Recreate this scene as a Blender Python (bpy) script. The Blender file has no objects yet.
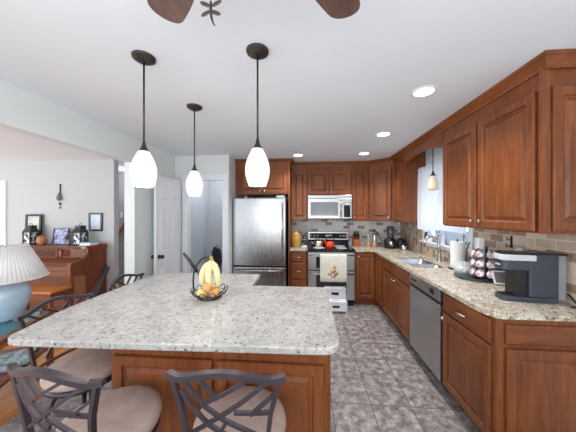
import bpy, math, random
from mathutils import Vector, Matrix
random.seed(7)
PI = math.pi
S = bpy.context.scene
C = S.collection

# ------------------------------------------------------------------ camera, world, light, exposure
cam = bpy.data.objects.new('camera', bpy.data.cameras.new('camera')); C.objects.link(cam)
cam.location = (0, 0, 1.503)
cam.rotation_euler = (PI / 2, 0, math.radians(4.624))
cam.data.sensor_width = 36.0
cam.data.lens = 36.0 * 238.8 / 576.0
cam.data.shift_y = -1.9 / 576.0
cam.data.clip_start = 0.02
S.camera = cam

S.view_settings.view_transform = 'Standard'
S.view_settings.look = 'None'
S.view_settings.gamma = 1.0
S.view_settings.use_curve_mapping = False
S.view_settings.exposure = 0.52
S.cycles.use_denoising = True
S.cycles.max_bounces = 8
S.cycles.diffuse_bounces = 5
S.cycles.sample_clamp_indirect = 6.0

w = bpy.data.worlds.new('daylight'); S.world = w; w.use_nodes = True
w.node_tree.nodes['Background'].inputs[0].default_value = (0.86, 0.93, 1.0, 1)
w.node_tree.nodes['Background'].inputs[1].default_value = 1.7

def area(name, loc, target, sx, sy, power, col=(1, 1, 1)):
    l = bpy.data.lights.new(name, 'AREA'); l.shape = 'RECTANGLE'; l.size = sx; l.size_y = sy
    l.energy = power; l.color = col
    o = bpy.data.objects.new(name, l); C.objects.link(o); o.location = loc
    o.rotation_euler = (Vector(target) - Vector(loc)).to_track_quat('-Z', 'Y').to_euler()
    return o
area('ceiling_bounce_fill', (-0.2, -0.95, 1.2), (-0.2, 0.1, 2.43), 2.8, 0.8, 36, (0.97, 0.985, 1.0))  # added fill behind the camera, aimed up to bounce off the ceiling
area('living_fill', (-5.6, 0.2, 1.5), (-4.3, 3.4, 0.9), 2.6, 1.6, 40, (0.84, 0.93, 1.0))  # added fill to brighten the living room side, no window built here

# ------------------------------------------------------------------ materials
def srgb(r, g, b):
    f = lambda c: (c / 255 / 12.92) if c / 255 <= 0.04045 else ((c / 255 + 0.055) / 1.055) ** 2.4
    return (f(r), f(g), f(b), 1)
class NT:
    def __init__(self, name, rough=0.5, metal=0.0):
        self.m = bpy.data.materials.new(name); self.m.use_nodes = True
        self.t = self.m.node_tree; self.b = self.t.nodes['Principled BSDF']
        self.b.inputs['Roughness'].default_value = rough; self.b.inputs['Metallic'].default_value = metal
    def n(self, typ, **kw):
        x = self.t.nodes.new(typ)
        for k, v in kw.items():
            if k in x.inputs: x.inputs[k].default_value = v
            else: setattr(x, k, v)
        return x
    def l(self, a, b): self.t.links.new(a, b)
    def coord(self, scale=(1, 1, 1), loc=(0, 0, 0), rot=(0, 0, 0)):
        tc = self.n('ShaderNodeTexCoord'); mp = self.n('ShaderNodeMapping')
        mp.inputs['Scale'].default_value = scale; mp.inputs['Location'].default_value = loc; mp.inputs['Rotation'].default_value = rot
        self.l(tc.outputs['Object'], mp.inputs['Vector']); return mp.outputs['Vector']
    def ramp(self, fac, stops, interp='LINEAR'):
        r = self.n('ShaderNodeValToRGB'); r.color_ramp.interpolation = interp
        e = r.color_ramp.elements
        while len(e) < len(stops): e.new(0.5)
        for q, (p, c) in zip(e, stops): q.position = p; q.color = c
        self.l(fac, r.inputs['Fac']); return r.outputs['Color']
    def noise(self, vec, scale, detail=4, rough=0.55, dist=0.0):
        x = self.n('ShaderNodeTexNoise'); x.inputs['Scale'].default_value = scale; x.inputs['Detail'].default_value = detail
        x.inputs['Roughness'].default_value = rough; x.inputs['Distortion'].default_value = dist
        self.l(vec, x.inputs['Vector']); return x.outputs['Fac']
    def mix(self, fac, a, b, mode='MIX'):
        x = self.n('ShaderNodeMix', data_type='RGBA', blend_type=mode)
        for s, v in ((0, fac), (6, a), (7, b)):
            if hasattr(v, 'links'): self.l(v, x.inputs[s])
            else: x.inputs[s].default_value = v
        return x.outputs[2]
    def base(self, c):
        if hasattr(c, 'links'): self.l(c, self.b.inputs['Base Color'])
        else: self.b.inputs['Base Color'].default_value = c
    def bump(self, h, strength=0.2, dist=0.01):
        x = self.n('ShaderNodeBump'); x.inputs['Strength'].default_value = strength; x.inputs['Distance'].default_value = dist
        self.l(h, x.inputs['Height']); self.l(x.outputs['Normal'], self.b.inputs['Normal'])

def plain(name, rgb, rough=0.5, metal=0.0, var=0.06, scale=9.0, spec=None):
    t = NT(name, rough, metal); c = srgb(*rgb)
    f = t.noise(t.coord(), scale, 3)
    d = tuple(x * (1 - var) for x in c[:3]) + (1,); e = tuple(min(1, x * (1 + var)) for x in c[:3]) + (1,)
    t.base(t.ramp(f, [(0.3, d), (0.7, e)]))
    if spec is not None: t.b.inputs['Specular IOR Level'].default_value = spec
    return t.m
def wood(name, dark, mid, light, grain=(14, 14, 1.3), rough=0.4, coat=0.12):
    t = NT(name, rough)
    v = t.coord(grain); n1 = t.noise(v, 3.0, 6, 0.6, 0.6)
    n2 = t.noise(t.coord((1.2, 1.2, 0.6)), 2.2, 3)
    c = t.ramp(n1, [(0.25, srgb(*dark)), (0.5, srgb(*mid)), (0.78, srgb(*light))])
    c = t.mix(0.35, c, t.ramp(n2, [(0.3, srgb(*dark)), (0.7, srgb(*light))]))
    t.base(c); t.b.inputs['Specular IOR Level'].default_value = .35; t.b.inputs['Coat Weight'].default_value = coat; t.b.inputs['Coat Roughness'].default_value = 0.25
    return t.m
def granite(name, base, cloud, vein, speck, warm, pale=(206, 204, 201), lo=0.56):
    t = NT(name, 0.26); v = t.coord()
    c = t.ramp(t.noise(v, 9, 5, 0.62, 0.8), [(0.34, srgb(*cloud)), (0.52, srgb(*base)), (0.72, srgb(*warm))])
    f = t.ramp(t.noise(v, 34, 6, 0.72, 0.5), [(lo, (0, 0, 0, 1)), (lo + .09, (1, 1, 1, 1))])
    c = t.mix(f, c, srgb(*vein))
    f2 = t.ramp(t.noise(v, 62, 3, 0.6, 0.4), [(0.61, (0, 0, 0, 1)), (0.67, (1, 1, 1, 1))])
    c = t.mix(f2, c, srgb(*speck))
    f3 = t.ramp(t.noise(t.coord((1, 1, 1), (3, 5, 1)), 48, 3, 0.6), [(0.58, (0, 0, 0, 1)), (0.66, (1, 1, 1, 1))])
    c = t.mix(f3, c, srgb(*pale))
    t.base(c); return t.m
def steel(name, rgb, rough=0.3, grain=(1.5, 1.5, 60)):
    t = NT(name, rough, 1.0); f = t.noise(t.coord(grain), 4, 3)
    c = srgb(*rgb); t.base(t.ramp(f, [(0.3, tuple(x * .9 for x in c[:3]) + (1,)), (0.7, c)]))
    r = t.n('ShaderNodeMapRange'); t.l(f, r.inputs['Value']); r.inputs['To Min'].default_value = rough - .05; r.inputs['To Max'].default_value = rough + .07
    t.l(r.outputs['Result'], t.b.inputs['Roughness']); return t.m
def glow(name, rgb, strength, rgb2=None):
    t = NT(name, 0.4); t.base(srgb(*rgb)); t.b.inputs['Emission Color'].default_value = srgb(*(rgb2 or rgb)); t.b.inputs['Emission Strength'].default_value = strength
    return t.m
def glass(name, rgb=(255, 255, 255), rough=0.02, alpha=0.25):
    t = NT(name, rough); t.base(srgb(*rgb)); t.b.inputs['Alpha'].default_value = alpha; t.b.inputs['Specular IOR Level'].default_value = 0.8
    return t.m
def tiles(name, axes, bw, bh, stops, mortar, offset=0.5, msize=0.004, shift=(0, 0), noise_amt=0.35, mott=None, rough=0.45, nscale=14):
    t = NT(name, rough)
    tc = t.n('ShaderNodeTexCoord'); sp = t.n('ShaderNodeSeparateXYZ'); t.l(tc.outputs['Object'], sp.inputs[0])
    cb = t.n('ShaderNodeCombineXYZ'); t.l(sp.outputs[axes[0]], cb.inputs[0]); t.l(sp.outputs[axes[1]], cb.inputs[1])
    mp = t.n('ShaderNodeMapping'); mp.inputs['Location'].default_value = (-shift[0], -shift[1], 0); t.l(cb.outputs[0], mp.inputs['Vector'])
    b = t.n('ShaderNodeTexBrick'); b.offset = offset; b.offset_frequency = 2; b.squash = 1.0
    for k, x in (('Scale', 1.0), ('Brick Width', bw), ('Row Height', bh), ('Mortar Size', msize), ('Mortar Smooth', 0.1), ('Bias', 0.0)): b.inputs[k].default_value = x
    b.inputs['Color1'].default_value = (0, 0, 0, 1); b.inputs['Color2'].default_value = (1, 1, 1, 1); b.inputs['Mortar'].default_value = (0.5, 0.5, 0.5, 1)
    t.l(mp.outputs[0], b.inputs['Vector'])
    c = t.ramp(b.outputs['Color'], stops, 'CONSTANT' if noise_amt < 0.5 else 'LINEAR')
    n = t.noise(tc.outputs['Object'], nscale, 9, 0.72, 0.1)
    if mott: c = t.mix(noise_amt, c, t.ramp(n, mott))
    c = t.mix(b.outputs['Fac'], c, srgb(*mortar)); t.base(c)
    inv = t.n('ShaderNodeMath', operation='SUBTRACT'); inv.inputs[0].default_value = 1.0; t.l(b.outputs['Fac'], inv.inputs[1])
    t.bump(inv.outputs[0], 0.4, 0.003); return t.m
def pattern(name, a, b, scale, thr=0.5, rough=0.4, soft=0.04):
    t = NT(name, rough); f = t.noise(t.coord(), scale, 2, 0.5, 0.8)
    t.base(t.ramp(f, [(thr - soft, srgb(*a)), (thr + soft, srgb(*b))])); return t.m

M = dict(
    wall=plain('wall_paint', (222, 227, 226), 0.8, var=0.015, scale=2),
    greige=plain('greige_paint', (190, 190, 189), 0.85, var=0.015, scale=2),
    hallp=plain('hall_paint', (176, 178, 184), 0.85, var=0.02, scale=2),
    ceil=plain('ceiling_paint', (230, 234, 240), 0.9, var=0.02, scale=1.2),
    trim=plain('white_trim_paint', (232, 234, 238), 0.45, var=0.015),
    cherry=wood('cherry_wood', (88, 44, 21), (126, 68, 34), (158, 94, 50)),
    cherry_h=wood('cherry_wood_cross_grain', (88, 44, 21), (126, 68, 34), (158, 94, 50), (1.3, 14, 14)),
    cherry_y=wood('cherry_wood_long_grain', (88, 44, 21), (126, 68, 34), (158, 94, 50), (14, 1.3, 14)),
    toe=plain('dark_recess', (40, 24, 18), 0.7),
    piano=wood('piano_walnut', (82, 42, 22), (118, 62, 33), (148, 83, 46), (1.5, 14, 14)),
    bench=wood('golden_wood', (150, 84, 34), (182, 108, 48), (205, 130, 64), (1.5, 14, 14)),
    oak=wood('oak_rail', (150, 95, 50), (185, 125, 70), (205, 145, 90)),
    fan=wood('walnut_blade', (62, 42, 36), (98, 72, 64), (122, 94, 84), (14, 2, 2), 0.5, 0.0),
    darkwood=plain('dark_plum_wood', (52, 36, 42), 0.4),
    granite=granite('pale_granite', (186, 183, 179), (168, 165, 162), (128, 123, 119), (64, 59, 57), (196, 193, 189)),
    granite2=granite('beige_granite', (204, 194, 176), (176, 160, 138), (128, 108, 86), (70, 56, 48), (218, 211, 198), (236, 232, 222), 0.515),
    steel=steel('brushed_steel', (190, 190, 190), 0.3),
    steel_v=steel('brushed_steel_vertical', (172, 173, 175), 0.26, (60, 60, 1.0)),
    sinksteel=steel('sink_steel', (200, 202, 206), 0.25, (20, 20, 20)),
    nickel=plain('satin_nickel', (200, 196, 188), 0.25, 1.0),
    bronze=plain('dark_bronze', (74, 66, 62), 0.42, 0.75, var=0.15),
    iron=plain('pewter_metal', (84, 76, 82), 0.4, 0.7, var=0.12),
    black=plain('black_plastic', (22, 22, 25), 0.35),
    blackglass=plain('black_glass', (12, 13, 17), 0.08),
    navy=plain('slate_plastic', (58, 62, 72), 0.42),
    suede=plain('taupe_suede', (184, 160, 150), 0.9, var=0.13, scale=14),
    white=plain('white_plastic', (236, 237, 240), 0.4, var=0.02),
    greyplastic=plain('grey_plastic', (205, 207, 212), 0.45, var=0.03),
    paper=plain('white_paper', (242, 242, 244), 0.95, var=0.02),
    linen=pattern('cream_towel', (226, 222, 205), (232, 229, 216), 20, 0.5, 0.95),
    print_=pattern('printed_motif', (208, 150, 120), (222, 205, 180), 40, 0.5, 0.95),
    yellow=plain('yellow_glaze', (196, 158, 84), 0.25, var=0.1),
    red=plain('red_enamel', (222, 62, 26), 0.2),
    blockwood=plain('knife_block_wood', (160, 92, 50), 0.5),
    lightwood=plain('pale_wood', (196, 150, 100), 0.5),
    banana=plain('banana_skin', (222, 208, 160), 0.5, var=0.06),
    bananatip=plain('banana_stem', (150, 140, 70), 0.6),
    blueglaze=plain('pale_blue_glaze', (180, 203, 218), 0.22, var=0.07, scale=20),
    shade=plain('ivory_shade', (236, 234, 232), 0.9, var=0.02),
    tealglass=plain('teal_glass_top', (70, 116, 130), 0.08),
    lit=glow('lit_opal_glass', (230, 228, 220), .44, (255, 249, 236)),
    cream=glow('faint_glow_cream_glass', (222, 216, 190), 0.12),  # slight emission put into the shade glass, no bulb inside
    bulb=glow('bright_lens', (255, 252, 245), 6.0),
    clear=glass('clear_glass', (240, 246, 248), 0.03, 0.28),
    dkglass=glass('smoked_glass', (60, 80, 84), 0.03, 0.75),
    tank=glass('tank_plastic', (176, 184, 190), 0.1, 0.45),
    pane=glass('window_glass', (220, 235, 245), 0.02, 0.12),
    mural=plain('sky_blue_paint', (198, 214, 226), 0.7, var=0.04),
)
def sheer():
    t = NT('sheer_white_cotton', 0.95); t.base(srgb(226, 231, 242))
    tr = t.n('ShaderNodeBsdfTranslucent'); tr.inputs['Color'].default_value = srgb(240, 243, 248)
    mx = t.n('ShaderNodeMixShader'); mx.inputs[0].default_value = 0.3
    out = t.t.nodes['Material Output']
    t.l(t.b.outputs[0], mx.inputs[1]); t.l(tr.outputs[0], mx.inputs[2]); t.l(mx.outputs[0], out.inputs['Surface']); return t.m
M['sheer'] = sheer()
G = lambda v: (v, v, v, 1)
M['floor'] = tiles('slate_look_tile', (0, 1), 0.305, 0.305, [(0, srgb(128, 120, 116)), (0.5, srgb(146, 139, 135)), (1.0, srgb(160, 154, 151))], (96, 90, 87),
    0.0, 0.004, (0.5, 1.93), 0.8, [(0.34, srgb(84, 72, 67)), (0.45, srgb(124, 113, 109)), (0.54, srgb(158, 153, 153)), (0.66, srgb(200, 199, 203))], 0.4, 15)
M['hardwood'] = tiles('oak_strip_floor', (1, 0), 0.9, 0.07, [(0, srgb(176, 112, 56)), (0.4, srgb(196, 132, 72)), (0.75, srgb(210, 148, 86))], (120, 70, 34), 0.37, 0.0015, (0, 0), 0.3,
    [(0.3, srgb(160, 100, 50)), (0.7, srgb(216, 156, 96))], 0.3, 5)
M['tile_back'] = tiles('grey_stone_tile', (0, 2), 0.135, 0.062, [(0, srgb(136, 120, 112)), (0.3, srgb(226, 225, 222)), (0.6, srgb(238, 236, 233)), (0.82, srgb(206, 203, 200))], (228, 226, 222), 0.5, 0.004, (0, 0.915), 0.2,
    [(0.3, srgb(150, 142, 136)), (0.7, srgb(230, 228, 225))], 0.5, 16)
M['tile_right'] = tiles('tumbled_travertine_tile', (1, 2), 0.15, 0.068, [(0, srgb(124, 90, 64)), (0.3, srgb(190, 174, 154)), (0.5, srgb(204, 190, 172)), (0.8, srgb(172, 152, 130))], (200, 190, 176), 0.5, 0.004, (0, 0.915), 0.32,
    [(0.3, srgb(160, 138, 116)), (0.7, srgb(216, 204, 188))], 0.55, 14)
M['tile_mosaic'] = tiles('mosaic_tile', (1, 2), 0.052, 0.052, [(0, srgb(84, 54, 38)), (0.26, srgb(188, 168, 146)), (0.55, srgb(196, 180, 160)), (0.85, srgb(158, 136, 112))], (190, 178, 162), 0.0, 0.003, (0, 0.915), 0.25,
    [(0.3, srgb(150, 130, 108)), (0.7, srgb(206, 192, 174))], 0.5, 14)
M['lantern_glass'] = pattern('etched_lantern_glass', (24, 26, 32), (225, 228, 232), 16, 0.5)
def picture_mat(name, cols, scale):
    t = NT(name, 0.4); f = t.noise(t.coord(), scale, 4, 0.6, 1.2)
    t.base(t.ramp(f, [(0.25 + 0.5 * i / (len(cols) - 1), srgb(*c)) for i, c in enumerate(cols)])); return t.m
M['pic_color'] = picture_mat('colourful_picture', [(40, 90, 50), (70, 110, 190), (190, 200, 235), (120, 80, 130), (60, 130, 60), (150, 50, 60)], 14)
M['pic_pale'] = picture_mat('pale_blue_picture', [(150, 165, 180), (205, 215, 225), (180, 198, 212)], 7)
M['pic_green'] = picture_mat('pale_green_picture', [(130, 140, 120), (205, 210, 195), (180, 185, 165)], 9)
M['lid_print'] = picture_mat('printed_pod_lid', [(90, 66, 140), (120, 96, 165), (240, 238, 244), (240, 238, 244), (205, 70, 90), (238, 236, 242)], 30)
M['magazine'] = picture_mat('magazine_cover', [(40, 60, 120), (220, 225, 235), (60, 130, 120), (230, 230, 235)], 12)

# ------------------------------------------------------------------ mesh helpers
class MB:
    def __init__(s): s.v = []; s.f = []; s.sm = []
    def add(s, vs, fs, smooth=False, mat=None):
        k = len(s.v)
        s.v += [tuple(mat @ Vector(p)) if mat else tuple(p) for p in vs]
        s.f += [tuple(i + k for i in q) for q in fs]; s.sm += [smooth] * len(fs); return s
    def box(s, x0, x1, y0, y1, z0, z1, mat=None):
        return s.add([(x, y, z) for z in (z0, z1) for y in (y0, y1) for x in (x0, x1)],
                     [(0, 2, 3, 1), (4, 5, 7, 6), (0, 1, 5, 4), (2, 6, 7, 3), (0, 4, 6, 2), (1, 3, 7, 5)], False, mat)
    def prism(s, poly, z0, z1, mat=None):
        n = len(poly)
        return s.add([(x, y, z0) for x, y in poly] + [(x, y, z1) for x, y in poly],
                     [tuple(range(n))[::-1], tuple(range(n, 2 * n))] + [(i, (i + 1) % n, (i + 1) % n + n, i + n) for i in range(n)], False, mat)
    def prism_x(s, poly_yz, x0, x1):
        return s.prism(poly_yz, x0, x1, Matrix(((0, 0, 1, 0), (1, 0, 0, 0), (0, 1, 0, 0), (0, 0, 0, 1))))
    def lathe(s, prof, c=(0, 0, 0), n=28, mat=None, smooth=True, flute=0, famp=0.0):
        vs = []; fs = []
        for r, z in prof:
            for i in range(n):
                a = 2 * PI * i / n; rr = r + (famp * math.cos(a * flute) if flute else 0)
                vs.append((c[0] + rr * math.cos(a), c[1] + rr * math.sin(a), c[2] + z))
        for j in range(len(prof) - 1):
            for i in range(n):
                i2 = (i + 1) % n; fs.append((j * n + i, j * n + i2, (j + 1) * n + i2, (j + 1) * n + i))
        s.add(vs, fs, smooth, mat)
        if prof[0][0] > 1e-5: s.add(vs[:n], [tuple(range(n))[::-1]], False, mat)
        if prof[-1][0] > 1e-5: s.add(vs[-n:], [tuple(range(n))], False, mat)
        return s
    def cyl(s, p0, p1, r0, r1=None, n=16, smooth=True):
        return s.tube([p0, p1], [r0, r0 if r1 is None else r1], n, smooth=smooth)
    def tube(s, pts, r, n=8, closed=False, smooth=True, sq=None, up=None):
        P = [Vector(p) for p in pts]; m = len(P); rs = r if isinstance(r, (list, tuple)) else [r] * m
        vs = []; fs = []; prev = None
        if sq: n = 4
        for i in range(m):
            if closed: d = P[(i + 1) % m] - P[i - 1]
            else: d = P[min(i + 1, m - 1)] - P[max(i - 1, 0)]
            d.normalize()
            if up is not None: a = Vector(up) - d * d.dot(Vector(up))
            elif prev is None: a = Vector((0, 0, 1)) if abs(d.z) < 0.9 else Vector((1, 0, 0)); a = a - d * d.dot(a)
            else: a = prev - d * d.dot(prev)
            a.normalize(); prev = a; b = d.cross(a)
            for k in range(n):
                if sq:
                    ca, cb = ((1, 1), (-1, 1), (-1, -1), (1, -1))[k]; vs.append(P[i] + a * ca * sq[0] + b * cb * sq[1])
                else:
                    t = 2 * PI * k / n; vs.append(P[i] + (a * math.cos(t) + b * math.sin(t)) * rs[i])
        for i in range(m if closed else m - 1):
            j = (i + 1) % m
            for k in range(n): k2 = (k + 1) % n; fs.append((i * n + k, i * n + k2, j * n + k2, j * n + k))
        if not closed: fs += [tuple(range(n))[::-1], tuple(range((m - 1) * n, m * n))]
        return s.add(vs, fs, smooth and not sq)
    def ball(s, c, rx, ry=None, rz=None, n=18, m=10, mat=None):
        ry = ry or rx; rz = rz or rx; vs = []; fs = []
        for j in range(m + 1):
            t = PI * j / m
            for i in range(n):
                a = 2 * PI * i / n; q = max(math.sin(t), 1e-4)
                vs.append((c[0] + rx * q * math.cos(a), c[1] + ry * q * math.sin(a), c[2] - rz * math.cos(t)))
        for j in range(m):
            for i in range(n): i2 = (i + 1) % n; fs.append((j * n + i, j * n + i2, (j + 1) * n + i2, (j + 1) * n + i))
        return s.add(vs, fs, True, mat)
    def raised(s, o, u, v, nrm, wd, ht, rings):
        # nested rectangles lofted: (inset, height off the face)
        o, u, v, nrm = map(Vector, (o, u, v, nrm)); vs = []; fs = []
        for ins, hgt in rings:
            for a, b in ((ins, ins), (wd - ins, ins), (wd - ins, ht - ins), (ins, ht - ins)): vs.append(o + u * a + v * b + nrm * hgt)
        flip = u.cross(v).dot(nrm) < 0
        k = len(rings)
        for j in range(k - 1):
            for i in range(4):
                i2 = (i + 1) % 4; q = (j * 4 + i, j * 4 + i2, (j + 1) * 4 + i2, (j + 1) * 4 + i); fs.append(q[::-1] if flip else q)
        q = tuple(range((k - 1) * 4, k * 4)); fs.append(q[::-1] if flip else q)
        q = (3, 2, 1, 0); fs.append(q[::-1] if flip else q)
        return s.add(vs, fs)
DOOR = [(0, 0), (0, .017), (.004, .022), (.050, .022), (.054, .019), (.058, .009), (.068, .007), (.072, .007), (.088, .020), (.092, .021)]
DRAWER = [(0, 0), (0, .013), (.010, .021), (.014, .022)]

OFF = {}
def obj(name, mb, mat, parent=None, bevel=0.0, world=True, seg=2):
    me = bpy.data.meshes.new(name); off = Vector((0, 0, 0))
    if parent is not None: off = OFF.get(parent, Vector((0, 0, 0)))
    V = [Vector(p) for p in mb.v]
    if parent is None:
        lo = [min(p[i] for p in V) for i in range(3)]; hi = [max(p[i] for p in V) for i in range(3)]
        off = Vector(((lo[0] + hi[0]) / 2, (lo[1] + hi[1]) / 2, lo[2]))
    me.from_pydata([tuple(p - off) for p in V], [], mb.f)
    me.polygons.foreach_set('use_smooth', mb.sm); me.materials.append(M[mat] if isinstance(mat, str) else mat); me.update()
    o = bpy.data.objects.new(name, me); C.objects.link(o); OFF[o] = off
    if parent is None: o.location = off
    else: o.parent = parent
    if bevel:
        b = o.modifiers.new('edge', 'BEVEL'); b.width = bevel; b.segments = seg; b.limit_method = 'ANGLE'; b.angle_limit = math.radians(40)
    return o
def tag(o, label, cat, group=None):
    o['label'] = label; o['category'] = cat
    if group: o['group'] = group
    return o
def thing(name, label, cat, loc=(0, 0, 0), group=None, rz=0.0):
    o = bpy.data.objects.new(name, None); C.objects.link(o); o.location = loc; o.rotation_euler = (0, 0, rz)
    o.empty_display_size = 0.05; OFF[o] = Vector(loc) if rz == 0 else Vector((0, 0, 0)); return tag(o, label, cat, group)
def struct(name, mb, mat, bevel=0.0):
    # structure keeps world coordinates so tile layouts line up
    me = bpy.data.meshes.new(name); me.from_pydata(mb.v, [], mb.f); me.polygons.foreach_set('use_smooth', mb.sm)
    me.materials.append(M[mat]); me.update(); o = bpy.data.objects.new(name, me); C.objects.link(o); OFF[o] = Vector((0, 0, 0)); o['kind'] = 'structure'
    if bevel:
        b = o.modifiers.new('edge', 'BEVEL'); b.width = bevel; b.segments = 2; b.limit_method = 'ANGLE'
    return o
def dup(root, loc, rz=0.0, label=None, group=None):
    r = root.copy(); C.objects.link(r); r.location = loc; r.rotation_euler = (0, 0, rz)
    if label: r['label'] = label
    if group: r['group'] = group
    for ch in list(root.children):
        c = ch.copy(); C.objects.link(c); c.parent = r
        for g in list(ch.children): d = g.copy(); C.objects.link(d); d.parent = c
    return r
def B(*a): return MB().box(*a)
X3, Y3, Z3 = Vector((1, 0, 0)), Vector((0, 1, 0)), Vector((0, 0, 1))
def arc(c, r, a0, a1, n, plane='xy'):
    out = []
    for i in range(n + 1):
        a = a0 + (a1 - a0) * i / n; p, q = r * math.cos(a), r * math.sin(a)
        out.append({'xy': (c[0] + p, c[1] + q, c[2]), 'xz': (c[0] + p, c[1], c[2] + q), 'yz': (c[0], c[1] + p, c[2] + q)}[plane])
    return out
def rounded(pts, radii, n=6):
    out = []; k = len(pts)
    for i in range(k):
        p = Vector(pts[i]); a = (Vector(pts[i - 1]) - p).normalized(); b = (Vector(pts[(i + 1) % k]) - p).normalized(); r = radii[i]
        if r <= 0: out.append(tuple(p)); continue
        p0, p1 = p + a * r, p + b * r
        for j in range(n + 1):
            t = j / n; q = p0 * (1 - t) ** 2 + p * 2 * t * (1 - t) + p1 * t * t; out.append(tuple(q))
    return out

# ------------------------------------------------------------------ the setting
H = 2.43; XR = 1.73; YB = 4.61
struct('floor', B(-2.16, XR + 0.1, -1.4, YB + 0.1, -0.06, 0.0), 'floor')
struct('floor_living', B(-7.2, -2.16, -1.4, 5.1, -0.06, 0.0), 'hardwood')
struct('ceiling', B(-7.2, XR + 0.1, -1.4, 5.1, H, H + 0.08), 'ceil')
struct('wall_back', B(-1.17, XR + 0.1, YB, YB + 0.1, 0, H), 'wall')
wr = MB(); W0, W1, WZ0, WZ1 = 2.69, 3.66, 1.12, 2.12
wr.box(XR, XR + .1, -1.4, W0, 0, H).box(XR, XR + .1, W1, YB, 0, H).box(XR, XR + .1, W0, W1, 0, WZ0).box(XR, XR + .1, W0, W1, WZ1, H)
struct('wall_right', wr, 'wall')
wl = MB().box(-2.21, -2.10, 2.75, 3.65, 0, H)
struct('wall_left', wl, 'wall')
struct('wall_header', B(-2.21, -2.10, -1.4, 2.75, 2.13, H), 'wall')
DX0, DX1 = -1.905, -1.315
wd = MB().box(-2.21, DX0, 3.65, 3.75, 0, H).box(DX1, -1.222, 3.65, 3.75, 0, H).box(DX0, DX1, 3.65, 3.75, 2.04, H)
struct('wall_hall_door', wd, 'wall')
struct('wall_fridge_alcove', B(-1.275, -1.225, 3.75, YB + .1, 0, H), 'wall')
wb_ = MB(); yb0, yb1 = -1.4, -1.3
wb_.box(-2.21, -1.66, yb0, yb1, 0, H).box(-1.36, -.55, yb0, yb1, 0, H).box(1.25, XR, yb0, yb1, 0, H)
for x0, x1, z0 in ((-1.66, -1.36, .25), (-.55, 1.25, .95)): wb_.box(x0, x1, yb0, yb1, 0, z0).box(x0, x1, yb0, yb1, 2.15, H)
struct('wall_light_block', wb_, 'wall')  # unseen wall behind the camera, added to cut low light, openings shaped for it
struct('wall_living', B(-7.2, -3.27, 3.80, 3.90, 0, H), 'greige')
struct('wall_stairs', B(-7.2, -1.255, 5.0, 5.1, 0, H), 'hallp')
struct('wall_hall', B(-2.21, -2.12, 3.75, 5.0, 0, H), 'hallp')
struct('wall_half', B(-2.12, -1.255, 4.86, 5.0, 0, 1.47), 'hallp')
t1 = MB()
t1.box(DX0 - .075, DX0 + .005, 3.632, 3.652, 0, 2.125).box(DX1 - .005, DX1 + .085, 3.632, 3.652, 0, 2.125).box(DX0 + .005, DX1 - .005, 3.632, 3.652, 2.035, 2.125)
t1.box(DX0 - .0, DX0 + .015, 3.652, 3.75, 0, 2.035).box(DX1 - .015, DX1, 3.652, 3.75, 0, 2.035)
struct('trim_1', t1, 'trim', 0.004)
struct('baseboard_left', B(-2.10, -2.085, 2.75, 3.63, 0, 0.1), 'trim')
struct('baseboard_living', B(-5.2, -3.27, 3.785, 3.80, 0, 0.1), 'trim')
struct('trim_2', B(-2.22, -2.09, 2.738, 2.752, 0, 2.13), 'wall')
# backsplash tile layers
struct('wall_tile_back', B(-0.29, XR - .01, YB - .01, YB, 0.915, 1.42), 'tile_back')
ts = MB().box(XR - .01, XR, 1.50, W0 - .06, 0.915, 1.42)
struct('wall_tile_right', ts, 'tile_right')
tm = MB().box(XR - .01, XR, W1 + .05, YB, 0.915, 1.42).box(XR - .01, XR, W0 - .06, W1 + .05, 0.915, 1.05)
struct('wall_tile_mosaic', tm, 'tile_mosaic')
# window
wf = MB().box(XR - .022, XR + .01, W0 - .06, W0, WZ0, WZ1 + .06).box(XR - .022, XR + .01, W1, W1 + .06, WZ0, WZ1 + .06).box(XR - .022, XR + .01, W0, W1, WZ1, WZ1 + .06)
win = struct('window_1', wf, 'trim', 0.003)
obj('window_sill', MB().box(XR - .06, XR + .06, W0 - .07, W1 + .07, WZ0 - .022, WZ0).box(XR - .018, XR, W0 - .05, W1 + .05, WZ0 - .07, WZ0 - .022), 'trim', win, 0.003)
sa = MB()
for y0, y1 in ((W0, (W0 + W1) / 2), ((W0 + W1) / 2, W1)):
    sa.box(XR + .055, XR + .085, y0, y0 + .035, WZ0, WZ1).box(XR + .055, XR + .085, y1 - .035, y1, WZ0, WZ1)
    sa.box(XR + .055, XR + .085, y0 + .035, y1 - .035, WZ0, WZ0 + .045).box(XR + .055, XR + .085, y0 + .035, y1 - .035, WZ1 - .045, WZ1)
sh = obj('sash', sa, 'trim', win)
obj('pane', B(XR + .068, XR + .072, W0 + .03, W1 - .03, WZ0 + .04, WZ1 - .04), 'pane', sh)
# living room door at far left
dl = MB().box(-6.15, -5.28, 3.775, 3.802, 0, 2.09)
d2 = struct('door_2', dl, 'trim', 0.004)
pn = MB()
for z0, z1 in ((.2, .95), (1.08, 1.9)):
    for x0 in (-6.0, -5.67): pn.raised((x0, 3.775, z0), X3, Z3, -Y3, .27, z1 - z0, [(0, 0), (.0, .006), (.03, .006), (.05, .014)])
obj('door_panel', pn, 'trim', d2)
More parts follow.
